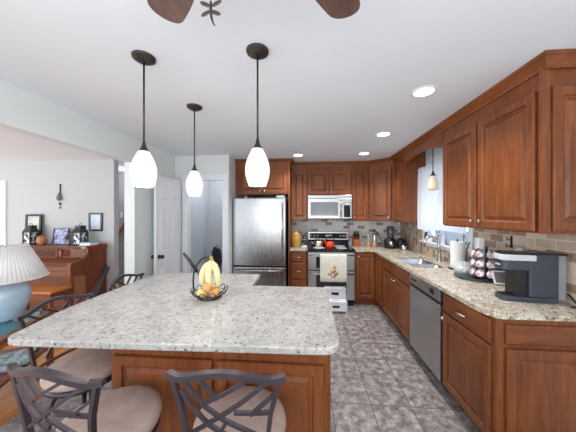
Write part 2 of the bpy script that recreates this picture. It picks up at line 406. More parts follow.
# six-panel door standing open along the left wall
hx, hy = -1.995, 3.60; ex, ey = -2.005, 3.0
du = Vector((ex - hx, ey - hy, 0)); dw = du.length; du.normalize(); dn = Vector((-du.y, du.x, 0))
if dn.x < 0: dn = -dn
dm = MB()
Mx = Matrix(((du.x, dn.x, 0, hx), (du.y, dn.y, 0, hy), (0, 0, 1, 0), (0, 0, 0, 1)))
dm.box(0, dw, -.018, .018, .012, 2.03, Mx)
door = struct('door_1', dm, 'trim', 0.003)
pn = MB(); rg = [(0, .0), (0, .018 - .0), (.018, .010 + .0), (.03, .012), (.05, .022)]
for z0, z1 in ((.17, .78), (.98, 1.60), (1.70, 1.92)):
    for k in (0, 1):
        a = .075 + k * (dw / 2 - .03); wdt = dw / 2 - .12
        p = Vector((hx, hy, 0)) + du * a + Z3 * z0
        pn.raised(p, du, Z3, dn, wdt, z1 - z0, [(0, .018), (.004, .024), (.016, .024), (.024, .0185), (.034, .0185), (.05, .025)])
obj('door_panel', pn, 'trim', door)
hd = MB(); kp = Vector((hx, hy, .93)) + du * (dw - .06)
for sg in (1, -1):
    hd.cyl(kp + dn * .018 * sg, kp + dn * .026 * sg, .028, n=18); hd.cyl(kp + dn * .026 * sg, kp + dn * .05 * sg, .010); hd.ball(kp + dn * .066 * sg, .026)
obj('door_handle', hd, 'black', door)
# crown moulding along the cabinet tops
def sweep(path, prof):
    mb = MB(); n = len(prof); P = [Vector((x, y, 0)) for x, y in path]; vs = []
    for i, p in enumerate(P):
        d0 = (p - P[i - 1]).normalized() if i else (P[1] - p).normalized(); d1 = (P[i + 1] - p).normalized() if i < len(P) - 1 else d0
        n0 = Vector((d0.y, -d0.x, 0)); n1 = Vector((d1.y, -d1.x, 0)); m = (n0 + n1); m = m / max(m.dot(n0), .3)
        for o, z in prof: vs.append(p + m * o + Vector((0, 0, z)))
    fs = []
    for i in range(len(P) - 1):
        for k in range(n): k2 = (k + 1) % n; fs.append((i * n + k, i * n + k2, (i + 1) * n + k2, (i + 1) * n + k))
    fs += [tuple(range(n)), tuple(range((len(P) - 1) * n, len(P) * n))[::-1]]
    return mb.add(vs, fs)
UF, UX = 4.30, 1.40        # upper cabinet box faces: back run, right run
crown_prof = [(0, 2.355), (.012, 2.355), (.014, 2.372), (.024, 2.382), (.045, 2.405), (.058, 2.412), (.060, H - .001), (0, H - .001)]
path = [(-1.22, 4.0), (-.295, 4.0), (-.295, UF), (1.08, UF), (UX, 4.02), (UX, 1.52), (XR, 1.52)]
# keep the profile on the room side
struct('trim_3', sweep(path, crown_prof), 'cherry_y')

# ------------------------------------------------------------------ cabinets
def knob(parent, p, nrm, mat='nickel'):
    p = Vector(p); nrm = Vector(nrm)
    obj('knob', MB().cyl(p, p + nrm * .014, .006, n=10).tube([p + nrm * .012, p + nrm * .016, p + nrm * .024, p + nrm * .028], [.008, .014, .015, .008], 14), mat, parent)
def pull(parent, p, along, nrm, ln=.09):
    p, along, nrm = Vector(p), Vector(along), Vector(nrm)
    pts = [p - along * ln / 2, p - along * ln / 2 + nrm * .018, p - along * ln * .25 + nrm * .028, p + nrm * .031, p + along * ln * .25 + nrm * .028, p + along * ln / 2 + nrm * .018, p + along * ln / 2]
    obj('pull', MB().tube(pts, [.006, .005, .006, .007, .006, .005, .006], 8), 'nickel', parent)
def front(parent, name, o, u, nrm, wd, ht, style, mat='cherry', kn=None, pl=False):
    d = obj(name, MB().raised(o, u, Z3, nrm, wd, ht, style), mat, parent)
    if kn is not None: knob(d, Vector(o) + Vector(u) * kn[0] + Z3 * kn[1] + Vector(nrm) * .02, nrm)
    if pl: pull(d, Vector(o) + Vector(u) * wd / 2 + Z3 * ht / 2 + Vector(nrm) * .02, u, nrm)
    return d
BX = 1.124   # base run box face (doors stand 2 cm proud)
XL = -X3; YM = -Y3
# base cabinet beside the dishwasher, with the decorated end
c = thing('base_cabinet', 'cherry base cabinet with one drawer and door at near end of right counter', 'cabinet', (1.42, 1.79, 0))
obj('body', MB().box(BX, XR - .014, 1.53, 2.062, .105, .885), 'cherry', c)
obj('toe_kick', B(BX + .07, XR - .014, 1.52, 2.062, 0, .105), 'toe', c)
obj('corner_post', MB().box(BX - .008, BX + .03, 1.508, 1.53, .0, .885).box(BX + .03, XR - .002, 1.515, 1.53, 0, .885).box(BX - .008, BX + .0, 1.53, 1.542, .0, .885), 'cherry', c, 0.003)
front(c, 'drawer', (BX, 1.545, .715), Y3, XL, .505, .15, DRAWER, 'cherry_y', None, True)
front(c, 'door', (BX, 1.545, .115), Y3, XL, .505, .585, DOOR, 'cherry', (.48, .545))
front(c, 'end_panel', (1.165, 1.515, .735), X3, YM, XR - 1.175, .115, DRAWER, 'cherry_h')
front(c, 'end_panel', (1.165, 1.515, .06), X3, YM, XR - 1.175, .65, DOOR)
# dishwasher
d = thing('dishwasher', 'stainless dishwasher under right counter between sink cabinet and drawer cabinet', 'dishwasher', (1.42, 2.37, 0))
obj('body', B(BX, XR - .03, 2.068, 2.668, .11, .88), 'black', d)
obj('door_panel', B(1.094, BX, 2.073, 2.663, .115, .745), 'steel', d, .004)
cp = obj('control_panel', B(1.094, BX, 2.073, 2.663, .775, .872), 'steel', d, .004)
obj('handle_recess', B(1.112, BX, 2.073, 2.663, .745, .775), 'black', d)
obj('vent', B(1.0925, 1.0945, 2.17, 2.24, .80, .845), 'black', cp)
obj('button_strip', B(1.0925, 1.0945, 2.50, 2.62, .815, .835), 'black', cp)
obj('toe_kick', B(1.19, 1.21, 2.068, 2.668, 0, .11), 'black', d)
# sink base cabinet
c = thing('base_cabinet', 'cherry sink base cabinet with two doors and two false drawer fronts', 'cabinet', (1.42, 3.13, 0))
obj('body', B(BX, XR - .014, 2.674, 3.60, .105, .70).box(BX, BX + .05, 2.674, 3.60, .70, .885), 'cherry', c)
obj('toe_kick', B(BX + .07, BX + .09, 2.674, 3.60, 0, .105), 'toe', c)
for y0, kk in ((2.70, .405), (3.15, .035)):
    front(c, 'drawer', (BX, y0, .715), Y3, XL, .435, .15, DRAWER, 'cherry_y')
    front(c, 'door', (BX, y0, .115), Y3, XL, .435, .585, DOOR, 'cherry', (kk, .545))
# corner cabinet
c = thing('corner_cabinet', 'cherry corner base cabinet right of the stove with two narrow doors', 'cabinet', (1.4, 4.3, 0))
obj('body', MB().prism([(.785, 4.02), (BX, 4.02), (BX, 3.606), (XR - .014, 3.606), (XR - .014, YB - .014), (.785, YB - .014)], .105, .885), 'cherry', c)
obj('toe_kick', MB().prism([(.785, 4.07), (BX + .06, 4.07), (BX + .06, 3.606), (XR - .014, 3.606), (XR - .014, YB - .014), (.785, YB - .014)], 0, .105), 'cherry', c)
front(c, 'door', (.80, 4.02, .115), X3, YM, .295, .745, DOOR, 'cherry', (.045, .69))
front(c, 'door', (BX, 3.69, .115), Y3, XL, .295, .745, DOOR, 'cherry')
# drawer base left of the stove
c = thing('base_cabinet', 'narrow cherry base cabinet with three drawers left of the stove', 'cabinet', (-.14, 4.3, 0))
obj('body', B(-.29, 0.0, 4.02, YB, .105, .885), 'cherry', c)
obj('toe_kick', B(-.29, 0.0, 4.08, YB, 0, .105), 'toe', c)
for z0, ht in ((.705, .155), (.405, .285), (.115, .275)): front(c, 'drawer', (-.275, 4.02, z0), X3, YM, .26, ht, DRAWER, 'cherry_h', None, True)

# upper cabinets
ZU, ZT = 1.385, 2.355
def upper(label, x0, x1, y0, y1, zb, loc): 
    c = thing('wall_cabinet', label, 'cabinet', loc); obj('body', B(x0, x1, y0, y1, zb, H - .002), 'cherry', c); return c
c = upper('tall cherry wall cabinet with one narrow door between fridge and microwave', -.29, 0.005, UF, YB, ZU, (-.14, 4.45, ZU))
front(c, 'door', (-.28, UF, ZU + .012), X3, YM, .27, .885, DOOR, 'cherry', (.245, .05))
c = upper('short cherry two-door wall cabinet directly above the microwave', .008, .772, UF, YB, 1.84, (.39, 4.45, 1.84))
front(c, 'door', (.02, UF, 1.855), X3, YM, .365, .425, DOOR, 'cherry', (.335, .045))
front(c, 'door', (.395, UF, 1.855), X3, YM, .365, .425, DOOR, 'cherry', (.03, .045))
c = upper('tall narrow cherry wall cabinet just right of the microwave', .775, 1.078, UF, YB, ZU, (.92, 4.45, ZU))
front(c, 'door', (.79, UF, ZU + .012), X3, YM, .275, .885, DOOR, 'cherry', (.03, .05))
c = thing('wall_cabinet', 'cherry corner wall cabinet with single door set at an angle', 'cabinet', (1.5, 4.4, ZU))
obj('body', MB().prism([(1.081, UF), (UX, 4.022), (XR, 4.022), (XR, YB), (1.081, YB)], ZU, H - .002), 'cherry', c)
dv = Vector((UX - 1.08, 4.02 - UF, 0)); L = dv.length; dv.normalize(); nv = Vector((dv.y, -dv.x, 0))
front(c, 'door', Vector((1.08, UF, ZU + .012)) + dv * .03, dv, nv, L - .06, .885, DOOR, 'cherry', (L - .10, .05))
c = upper('slim cherry wall cabinet between corner cabinet and curtained window', UX, XR, 3.655, 4.018, ZU, (1.56, 3.84, ZU))
front(c, 'door', (UX, 3.68, ZU + .012), Y3, XL, .32, .885, DOOR, 'cherry', (.035, .05))
c = upper('large cherry two-door wall cabinet right of window above the coffee maker', UX, XR, 1.545, 2.575, ZU, (1.56, 2.05, ZU))
front(c, 'door', (UX, 2.085, ZU + .012), Y3, XL, .475, .855, DOOR, 'cherry', (.035, .05))
front(c, 'door', (UX, 1.575, ZU + .012), Y3, XL, .485, .855, DOOR, 'cherry', (.45, .05))
obj('corner_post', MB().box(UX - .02, UX + .025, 1.522, 1.545, ZU, H - .002).box(UX + .025, XR, 1.53, 1.545, ZU, H - .002), 'cherry', c)
front(c, 'end_panel', (UX + .03, 1.53, ZU + .02), X3, YM, XR - UX - .04, .845, DOOR)
# cabinet over the fridge with its tall side panel
c = thing('wall_cabinet', 'deep cherry two-door cabinet above the fridge with tall side panel', 'cabinet', (-.74, 4.3, 1.83))
obj('body', B(-1.22, -.315, 4.0, YB, 1.835, H - .002), 'cherry', c)
front(c, 'door', (-1.18, 4.0, 1.855), X3, YM, .42, .41, DOOR, 'cherry', (.39, .04))
front(c, 'door', (-.745, 4.0, 1.855), X3, YM, .405, .41, DOOR, 'cherry', (.03, .04))
obj('side_panel', B(-.315, -.293, 3.98, YB, 0, H - .002), 'cherry', c)
# arched valance over the sink window
va = [(2.578, H - .002), (2.578, 2.20)]
for i in range(15):
    t = i / 14; y = 2.66 + (3.57 - 2.66) * t; va.append((y, 2.205 + .065 * math.sin(PI * t) ** .6))
va += [(3.652, 2.20), (3.652, H - .002)]
tag(obj('valance_board', MB().prism_x(va, UX - .005, UX + .018), 'cherry_y'), 'arched cherry valance board bridging the cabinets above the sink window', 'valance')

# ------------------------------------------------------------------ counters
sx0, sx1, sy0, sy1 = 1.185, 1.575, 2.74, 3.44
# slab built round the sink cut-out
near = rounded([(BX - .045, 1.60), (BX - .005, 1.500), (XR, 1.500), (XR, sy0), (BX - .045, sy0)], [.03, .04, 0, 0, 0])
slab = MB().prism(near, .885, .915).box(BX - .045, sx0, sy0, sy1, .885, .915).box(sx1, XR, sy0, sy1, .885, .915)
slab.prism([(BX - .045, sy1), (XR, sy1), (XR, YB - .01), (.785, YB - .01), (.785, 3.985), (BX - .045, 3.985)], .885, .915)
tag(obj('countertop', slab, 'granite2'), 'beige speckled granite countertop running along right wall with sink cutout', 'countertop')
tag(obj('countertop', B(-.292, 0.003, 3.985, YB - .01, .885, .915), 'granite2', None, .004), 'small beige granite countertop piece left of the stove under yellow jar', 'countertop')
# sink
s = thing('sink', 'double bowl stainless undermount sink below the curtained window', 'sink', (1.38, 3.09, .70))
def bowl(y0, y1, dp):
    mb = MB(); x0, x1 = sx0 - .004, sx1 + .004; vs = []; fs = []; rings = [(0, .884, .05), (.008, .880, .06), (.02, .885 - dp + .03, .07), (.05, .885 - dp, .07)]
    n = None
    for ins, z, r in rings:
        pl = rounded([(x0 + ins, y0 + ins), (x1 - ins, y0 + ins), (x1 - ins, y1 - ins), (x0 + ins, y1 - ins)], [r] * 4, 5); n = len(pl); vs += [(a, b, z) for a, b in pl]
    for j in range(len(rings) - 1):
        for i in range(n): fs.append((j * n + i, (j + 1) * n + i, (j + 1) * n + (i + 1) % n, j * n + (i + 1) % n))
    fs.append(tuple(range((len(rings) - 1) * n, len(rings) * n))); return mb.add(vs, fs, True)
for y0, y1, dp in ((sy0 - .004, 3.055, .16), (3.075, sy1 + .004, .18)):
    b = obj('bowl', bowl(y0, y1, dp), 'sinksteel', s)
    obj('drain', MB().lathe([(.045, 0), (.045, .004), (.03, .002)], ((sx0 + sx1) / 2, (y0 + y1) / 2, .885 - dp)), 'nickel', b)
obj('rim', B(sx0 - .004, sx1 + .004, 3.052, 3.078, .86, .884).box(sx0 - .006, sx0, sy0, sy1, .86, .884).box(sx1, sx1 + .006, sy0, sy1, .86, .884), 'sinksteel', s)
f = thing('faucet', 'tall curved stainless pull-down faucet behind the sink', 'faucet', (1.635, 3.11, .915))
obj('base', MB().lathe([(.03, 0), (.03, .012), (.024, .02), (.022, .09), (.016, .10)], (1.635, 3.11, .915)), 'nickel', f)
pts = [(1.635, 3.11, 1.0), (1.635, 3.115, 1.10), (1.63, 3.12, 1.16)] + [(1.555 + .075 * math.cos(a), 3.13, 1.17 + .055 * math.sin(a)) for a in [PI * k / 8 for k in range(0, 8)]] + [(1.478, 3.14, 1.15), (1.472, 3.14, 1.11)]
obj('spout', MB().tube(pts, [.014] * (len(pts) - 2) + [.017, .018], 12), 'nickel', f)
obj('lever', MB().tube([(1.635, 3.09, .97), (1.64, 3.055, .985), (1.645, 3.02, 1.01)], [.012, .009, .007], 10), 'nickel', f)

# ------------------------------------------------------------------ island
isl = rounded([(-1.432, 1.003), (.150, 1.052), (.150, 1.935), (-.455, 1.935), (-.455, 2.30), (-1.50, 2.30), (-1.500, 1.36)], [.075, .09, .05, 0, .03, .25, .05], 7)
i0 = thing('kitchen_island', 'L-shaped cherry kitchen island with raised panels and overhanging top', 'island', (-.5, 1.6, 0))
obj('body', MB().prism([(-1.108, 1.29), (.104, 1.29), (.104, 1.88), (-.50, 1.88), (-.50, 2.22), (-1.108, 2.22)], .0, .885), 'cherry', i0)
obj('front_frame', MB().box(-1.110, .108, 1.275, 1.29, .0, .885), 'cherry', i0)
for x0 in (-1.09, -.49): obj('front_panel', MB().raised((x0, 1.275, .10), X3, Z3, YM, .575, .61, DOOR), 'cherry', i0)
for y0, wdt in ((1.31, .27), (1.60, .26)): obj('side_panel', MB().raised((.104, y0, .10), Y3, Z3, X3, wdt, .755, DOOR), 'cherry', i0)
for y0 in (1.31, 1.77): obj('side_panel', MB().raised((-1.108, y0, .10), Y3, Z3, XL, .43, .755, DOOR), 'cherry', i0)
tag(obj('countertop', MB().prism(isl, .885, .917), 'granite', None, .006), 'large L-shaped pale speckled granite slab on the kitchen island', 'countertop')

# ------------------------------------------------------------------ fridge
f = thing('refrigerator', 'stainless bottom-freezer refrigerator in the alcove beside white hall door', 'refrigerator', (-.77, 4.2, 0))
obj('cabinet', B(-1.212, -.345, 3.875, 4.58, .03, 1.755), 'black', f, .004)
obj('fridge_door', B(-1.212, -.345, 3.80, 3.868, .665, 1.765), 'steel_v', f, .012, seg=3)
fz = obj('freezer_drawer', B(-1.212, -.345, 3.80, 3.868, .09, .645), 'steel_v', f, .012, seg=3)
obj('grille', B(-1.195, -.36, 3.84, 3.87, .0, .085), 'black', f)
obj('door_handle', MB().tube([(-.395, 3.80, 1.69), (-.395, 3.75, 1.67), (-.395, 3.748, 1.3), (-.395, 3.75, .83), (-.395, 3.80, .81)], .013, 10), 'nickel', f)
obj('drawer_handle', MB().tube([(-1.16, 3.80, .60), (-1.14, 3.75, .60), (-.77, 3.748, .60), (-.43, 3.75, .60), (-.41, 3.80, .60)], .013, 10), 'nickel', f)
obj('hinge_cover', B(-.50, -.37, 3.83, 3.93, 1.766, 1.80), 'greyplastic', f, .006)
# ------------------------------------------------------------------ stove
r = thing('stove', 'stainless double-oven stove with black glass cooktop and raised back panel', 'stove', (.39, 4.3, 0))
RX0, RX1, RF = .010, .772, 3.955
obj('body', B(RX0, RX1, RF + .03, YB - .015, .06, .905), 'black', r)
obj('cooktop', B(RX0 - .004, RX1 + .004, RF - .015, YB - .06, .905, .925), 'blackglass', r, .004)
for x, y, q in ((.2, 4.13, .10), (.58, 4.13, .09), (.2, 4.38, .08), (.58, 4.38, .10)): obj('burner_ring', MB().lathe([(q, .9255), (q - .006, .9262)], (x, y, 0), 32), 'greyplastic', r)
bp = obj('back_panel', B(RX0, RX1, YB - .075, YB - .012, .925, 1.175), 'steel', r, .012, seg=3)
obj('control_display', B(RX0 + .035, RX1 - .035, YB - .081, YB - .074, 1.045, 1.145), 'blackglass', bp, .002)
obj('back_glass', B(RX0 + .01, RX1 - .01, YB - .083, YB - .074, .925, 1.025), 'blackglass', bp)
for x in (.07, .13, .19, .61, .66, .71): obj('control_knob', MB().cyl((x, YB - .081, 1.095), (x, YB - .084, 1.095), .014, n=14), 'greyplastic', bp)
obj('clock', B(.34, .46, YB - .0825, YB - .0805, 1.085, 1.115), 'greyplastic', bp)
for z0, z1, wz0, wz1 in ((.585, .872, .615, .80), (.10, .565, .19, .50)):
    dd = obj('oven_door', B(RX0 + .004, RX1 - .004, RF, RF + .03, z0, z1), 'steel', r, .004)
    obj('oven_window', B(RX0 + .135, RX1 - .135, RF - .003, RF + .002, wz0, wz1), 'blackglass', dd, .003)
    hz = z1 - .035
    obj('oven_handle', MB().tube([(RX0 + .03, RF, hz), (RX0 + .03, RF - .05, hz), (RX1 - .03, RF - .05, hz), (RX1 - .03, RF, hz)], .012, 10), 'nickel', dd)
obj('vent_strip', B(RX0 + .004, RX1 - .004, RF + .004, RF + .03, .876, .904), 'black', r)
obj('toe_panel', B(RX0 + .01, RX1 - .01, RF + .03, RF + .05, .0, .095), 'black', r)
# towel over the upper handle
tw = thing('dish_towel', 'cream dish towel with orange print hanging from upper oven handle', 'towel', (.415, 3.89, .42))
vs = []; fs = []; nx = 22; prof = [(.012, .60)] + [(.012, .70), (.014, .80), (.016, .835), (.006, .853), (-.010, .856), (-.022, .848), (-.026, .83), (-.026, .72), (-.025, .60), (-.024, .50), (-.024, .415)]
for j, (dy, z) in enumerate(prof):
    for i in range(nx + 1):
        t = i / nx; x = .205 + .425 * t; wv = .006 * math.sin(t * 17) * (1 if z < .8 else .2); vs.append((x, RF - .05 + dy + (-abs(wv) if dy < 0 else abs(wv)), z))
for j in range(len(prof) - 1):
    for i in range(nx): k = j * (nx + 1) + i; fs.append((k, k + 1, k + nx + 2, k + nx + 1))
o = obj('cloth', MB().add(vs, fs, True), 'linen', tw); so = o.modifiers.new('thick', 'SOLIDIFY'); so.thickness = .003
mo = MB()
for px, pz, rr in ((.41, .60, .05), (.36, .55, .035), (.46, .56, .04), (.42, .52, .045), (.44, .655, .028)):
    mo.cyl((px, RF - .0835, pz), (px, RF - .0845, pz), rr, n=14)
obj('printed_motif', mo, 'print_', tw)
# microwave
m = thing('microwave', 'stainless over-the-range microwave mounted above the stove', 'microwave', (.39, 4.4, 1.41))
MF = 4.21
obj('body', B(.010, .770, MF + .03, YB - .01, 1.41, 1.832), 'black', m)
obj('door', B(.012, .600, MF, MF + .03, 1.425, 1.775), 'steel', m, .005)
obj('window', B(.055, .535, MF - .003, MF + .003, 1.475, 1.715), plain('microwave_glass', (112, 116, 118), .12), m, .003)
obj('handle', MB().tube([(.575, MF, 1.74), (.575, MF - .04, 1.72), (.575, MF - .042, 1.6), (.575, MF - .04, 1.47), (.575, MF, 1.45)], .011, 10), 'nickel', m)
cpn = obj('control_panel', B(.603, .768, MF, MF + .03, 1.425, 1.775), 'steel', m, .004)
obj('keypad', B(.632, .742, MF - .003, MF + .002, 1.45, 1.70), 'blackglass', cpn)
obj('display', B(.640, .734, MF - .004, MF - .002, 1.66, 1.692), 'greyplastic', cpn)
obj('vent_grille', B(.012, .768, MF + .004, MF + .03, 1.78, 1.832), 'steel', m, .003)
# step stool in front of the stove
st = thing('step_stool', 'grey white plastic two-step stool in front of the stove', 'step stool', (.43, 3.8, 0))
def tread(x0, x1, y0, y1, z):
    cx, cy = (x0 + x1) / 2, (y0 + y1) / 2; hx, hy2 = .055, .018
    return MB().box(x0, cx - hx, y0, y1, z - .025, z).box(cx + hx, x1, y0, y1, z - .025, z).box(cx - hx, cx + hx, y0, cy - hy2, z - .025, z).box(cx - hx, cx + hx, cy + hy2, y1, z - .025, z)
obj('tread', tread(.292, .578, 3.80, 3.945 - .01, .335), 'greyplastic', st, .003)
obj('tread', tread(.282, .588, 3.655, 3.80, .175), 'white', st, .003)
for x in (.268, .582):
    obj('side_frame', MB().prism_x([(3.645, 0), (3.68, 0), (3.71, .12), (3.86, .12), (3.90, .0), (3.937, 0), (3.937, .335), (3.80, .335), (3.79, .18), (3.655, .175)], x, x + .020), 'greyplastic', st)
rs_ = lambda y, z0, z1: MB().box(.288, .38, y, y + .012, z0, z1).box(.49, .582, y, y + .012, z0, z1).box(.38, .49, y, y + .012, z0, z0 + (z1 - z0) * .35).box(.38, .49, y, y + .012, z0 + (z1 - z0) * .7, z1)
obj('riser', rs_(3.802, .18, .31), 'greyplastic', st)
obj('riser', rs_(3.668, .03, .15), 'white', st)

# ------------------------------------------------------------------ pendants
def pendant_proto(label, zc, drop, r, ht, mat, group):
    p = thing('pendant_light', label, 'pendant lamp', (0, 0, 0), group)
    OFF[p] = Vector((0, 0, 0))
    obj('canopy', MB().lathe([(.008, -.030), (.035, -.030), (.048, -.022), (.055, -.015), (.062, -.013), (.064, -.002), (.058, 0)], (0, 0, 0), 32), 'bronze', p)
    top = -drop
    obj('stem', MB().tube([(0, 0, -.028), (0, 0, top + .05)], .0055, 8), 'bronze', p)
    obj('socket_cap', MB().lathe([(.005, .055), (.008, .05), (.011, .03), (.018, .012), (.030, -.004), (.030, -.01)], (0, 0, top), 20), 'bronze', p)
    return p, top
def egg(r, ht, top, lower=.70):
    prof = []
    for i in range(15):
        t = i / 14; rr = r * (.40 + .60 * math.sin(min(t / .58, 1) * PI / 2)) if t < .58 else r * (1 - (1 - lower) * ((t - .58) / .42) ** 2)
        prof.append((rr, top - ht * t))
    return prof + [(prof[-1][0] * .9, top - ht * .985), (prof[0][0] * .9, top - .01)]
p, top = pendant_proto('opal glass pendant over island front, nearest the hardwood room', 0, .552, .068, .21, 'lit', 'pendants above the island')
sh = obj('glass_shade', MB().lathe(egg(.069, .212, top - .002), (0, 0, 0), 32), 'lit', p)
GI = 'pendants above the island'
p.location = (-.961, 1.336, H)
dup(p, (-.281, 1.335, H), 0, 'opal glass pendant at the right, hanging in front of the refrigerator', GI)
dup(p, (-.969, 1.986, H), 0, 'farthest opal glass pendant of the island, in front of the hall doorway', GI)
for q in ((-.961, 1.336), (-.281, 1.335), (-.969, 1.986)):
    l = bpy.data.lights.new('pendant_bulb', 'POINT'); l.energy = 3.6; l.shadow_soft_size = .05; l.color = (1, .98, .95)
    o = bpy.data.objects.new('pendant_bulb', l); C.objects.link(o); o.location = (q[0], q[1], H - .552 - .245)
p, top = pendant_proto('small cream bell pendant hanging before the window curtain over sink', 0, .46, .07, .17, 'cream', None)
obj('glass_shade', MB().lathe([(.016, top + .004), (.028, top - .01), (.045, top - .05), (.060, top - .10), (.066, top - .14), (.062, top - .175), (.056, top - .18), (.055, top - .16), (.04, top - .05), (.014, top - .01)], (0, 0, 0), 32), 'cream', p)
p.location = (1.50, 2.99, H)

# recessed lights
rl = None
RL = [(.879, 1.883, 'nearest round recessed ceiling light, largest of the row along the cabinets'),
      (.879, 2.844, 'middle recessed ceiling light of the row along the right cabinets'),
      (.865, 3.722, 'farthest recessed ceiling light of the row beside the corner cabinet'),
      (-.141, 3.746, 'recessed ceiling light above the narrow cabinet beside the fridge')]
for x, y, lab in RL:
    if rl is None:
        rl = thing('recessed_light', lab, 'ceiling light', (0, 0, 0), 'recessed ceiling lights')
        obj('trim_ring', MB().lathe([(.066, -.002), (.070, -.008), (.088, -.006), (.092, -.0005), (.066, -.0005)], (0, 0, 0), 36), 'white', rl)
        obj('lens', MB().lathe([(.066, -.0045), (.03, -.006), (.0001, -.0065)], (0, 0, 0), 36), 'bulb', rl)
        rl.location = (x, y, H)
    else: dup(rl, (x, y, H), 0, lab)
    l = bpy.data.lights.new('downlight', 'SPOT'); l.energy = 34; l.spot_size = math.radians(125); l.spot_blend = .7; l.shadow_soft_size = .06; l.color = (1, .99, .97)
    o = bpy.data.objects.new('downlight', l); C.objects.link(o); o.location = (x, y, H - .02)

for q, e in (((-1.72, 4.35, 2.25), 7), ((-3.9, 4.5, 2.2), 5)):  # added fill points that lift the dark hall and stair walls
    l = bpy.data.lights.new('hall_fill', 'POINT'); l.energy = e; l.shadow_soft_size = .12
    o = bpy.data.objects.new('hall_fill', l); C.objects.link(o); o.location = q
# ceiling fan
FX, FY, FZ = -.150, .385, 2.20
fn = thing('ceiling_fan', 'dark ceiling fan with walnut blades at the top of the view', 'ceiling fan', (FX, FY, FZ))
obj('downrod', MB().lathe([(.02, -.01), (.02, .10), (.06, .17), (.075, .225), (.07, H - FZ)], (FX, FY, FZ), 24), 'bronze', fn)
obj('motor', MB().lathe([(.02, -.10), (.06, -.095), (.075, -.07), (.07, -.05), (.11, -.035), (.12, .0), (.11, .04), (.05, .07), (.02, .075)], (FX, FY, FZ), 32), 'bronze', fn)
for k in range(5):
    a = PI / 2 + math.radians(40) + k * 2 * PI / 5
    mt = Matrix.Translation((FX, FY, FZ)) @ Matrix.Rotation(a, 4, 'Z') @ Matrix.Rotation(math.radians(9), 4, 'X')
    out = rounded([(.17, -.05), (.42, -.068), (.540, -.054), (.558, .0), (.540, .054), (.42, .068), (.17, .05)], [.02, .05, .03, .03, .03, .05, .02], 4)
    bl = obj('blade', MB().prism(out, -.004, .004, mt), 'fan', fn)
    obj('blade_iron', MB().box(.10, .21, -.022, .022, -.012, -.004, mt), 'bronze', bl)
ch = obj('pull_chain', MB().tube([(-.166, .40, FZ - .07), (-.166, .40, 1.872)], .0012, 6), 'bronze', fn)
df = MB(); cx, cy, cz = -.166, .40, 1.855
df.tube([(cx, cy, cz + .014), (cx, cy, cz), (cx + .001, cy, cz - .012), (cx + .004, cy, cz - .022), (cx + .007, cy, cz - .027)], [.002, .003, .0022, .0016, .001], 8)
for sx in (-1, 1):
    for dz, ln, tl in ((.006, .021, .010), (-.001, .019, -.009)):
        mt = Matrix.Translation((cx, cy, cz + dz)) @ Matrix.Rotation(-sx * math.atan2(tl, ln) if sx > 0 else -sx * math.atan2(tl, ln), 4, 'Y')
        df.ball((sx * ln * .52, 0, 0), ln * .5, .0012, .0038, 14, 8, mt)
obj('dragonfly_pull', df, 'bronze', ch)

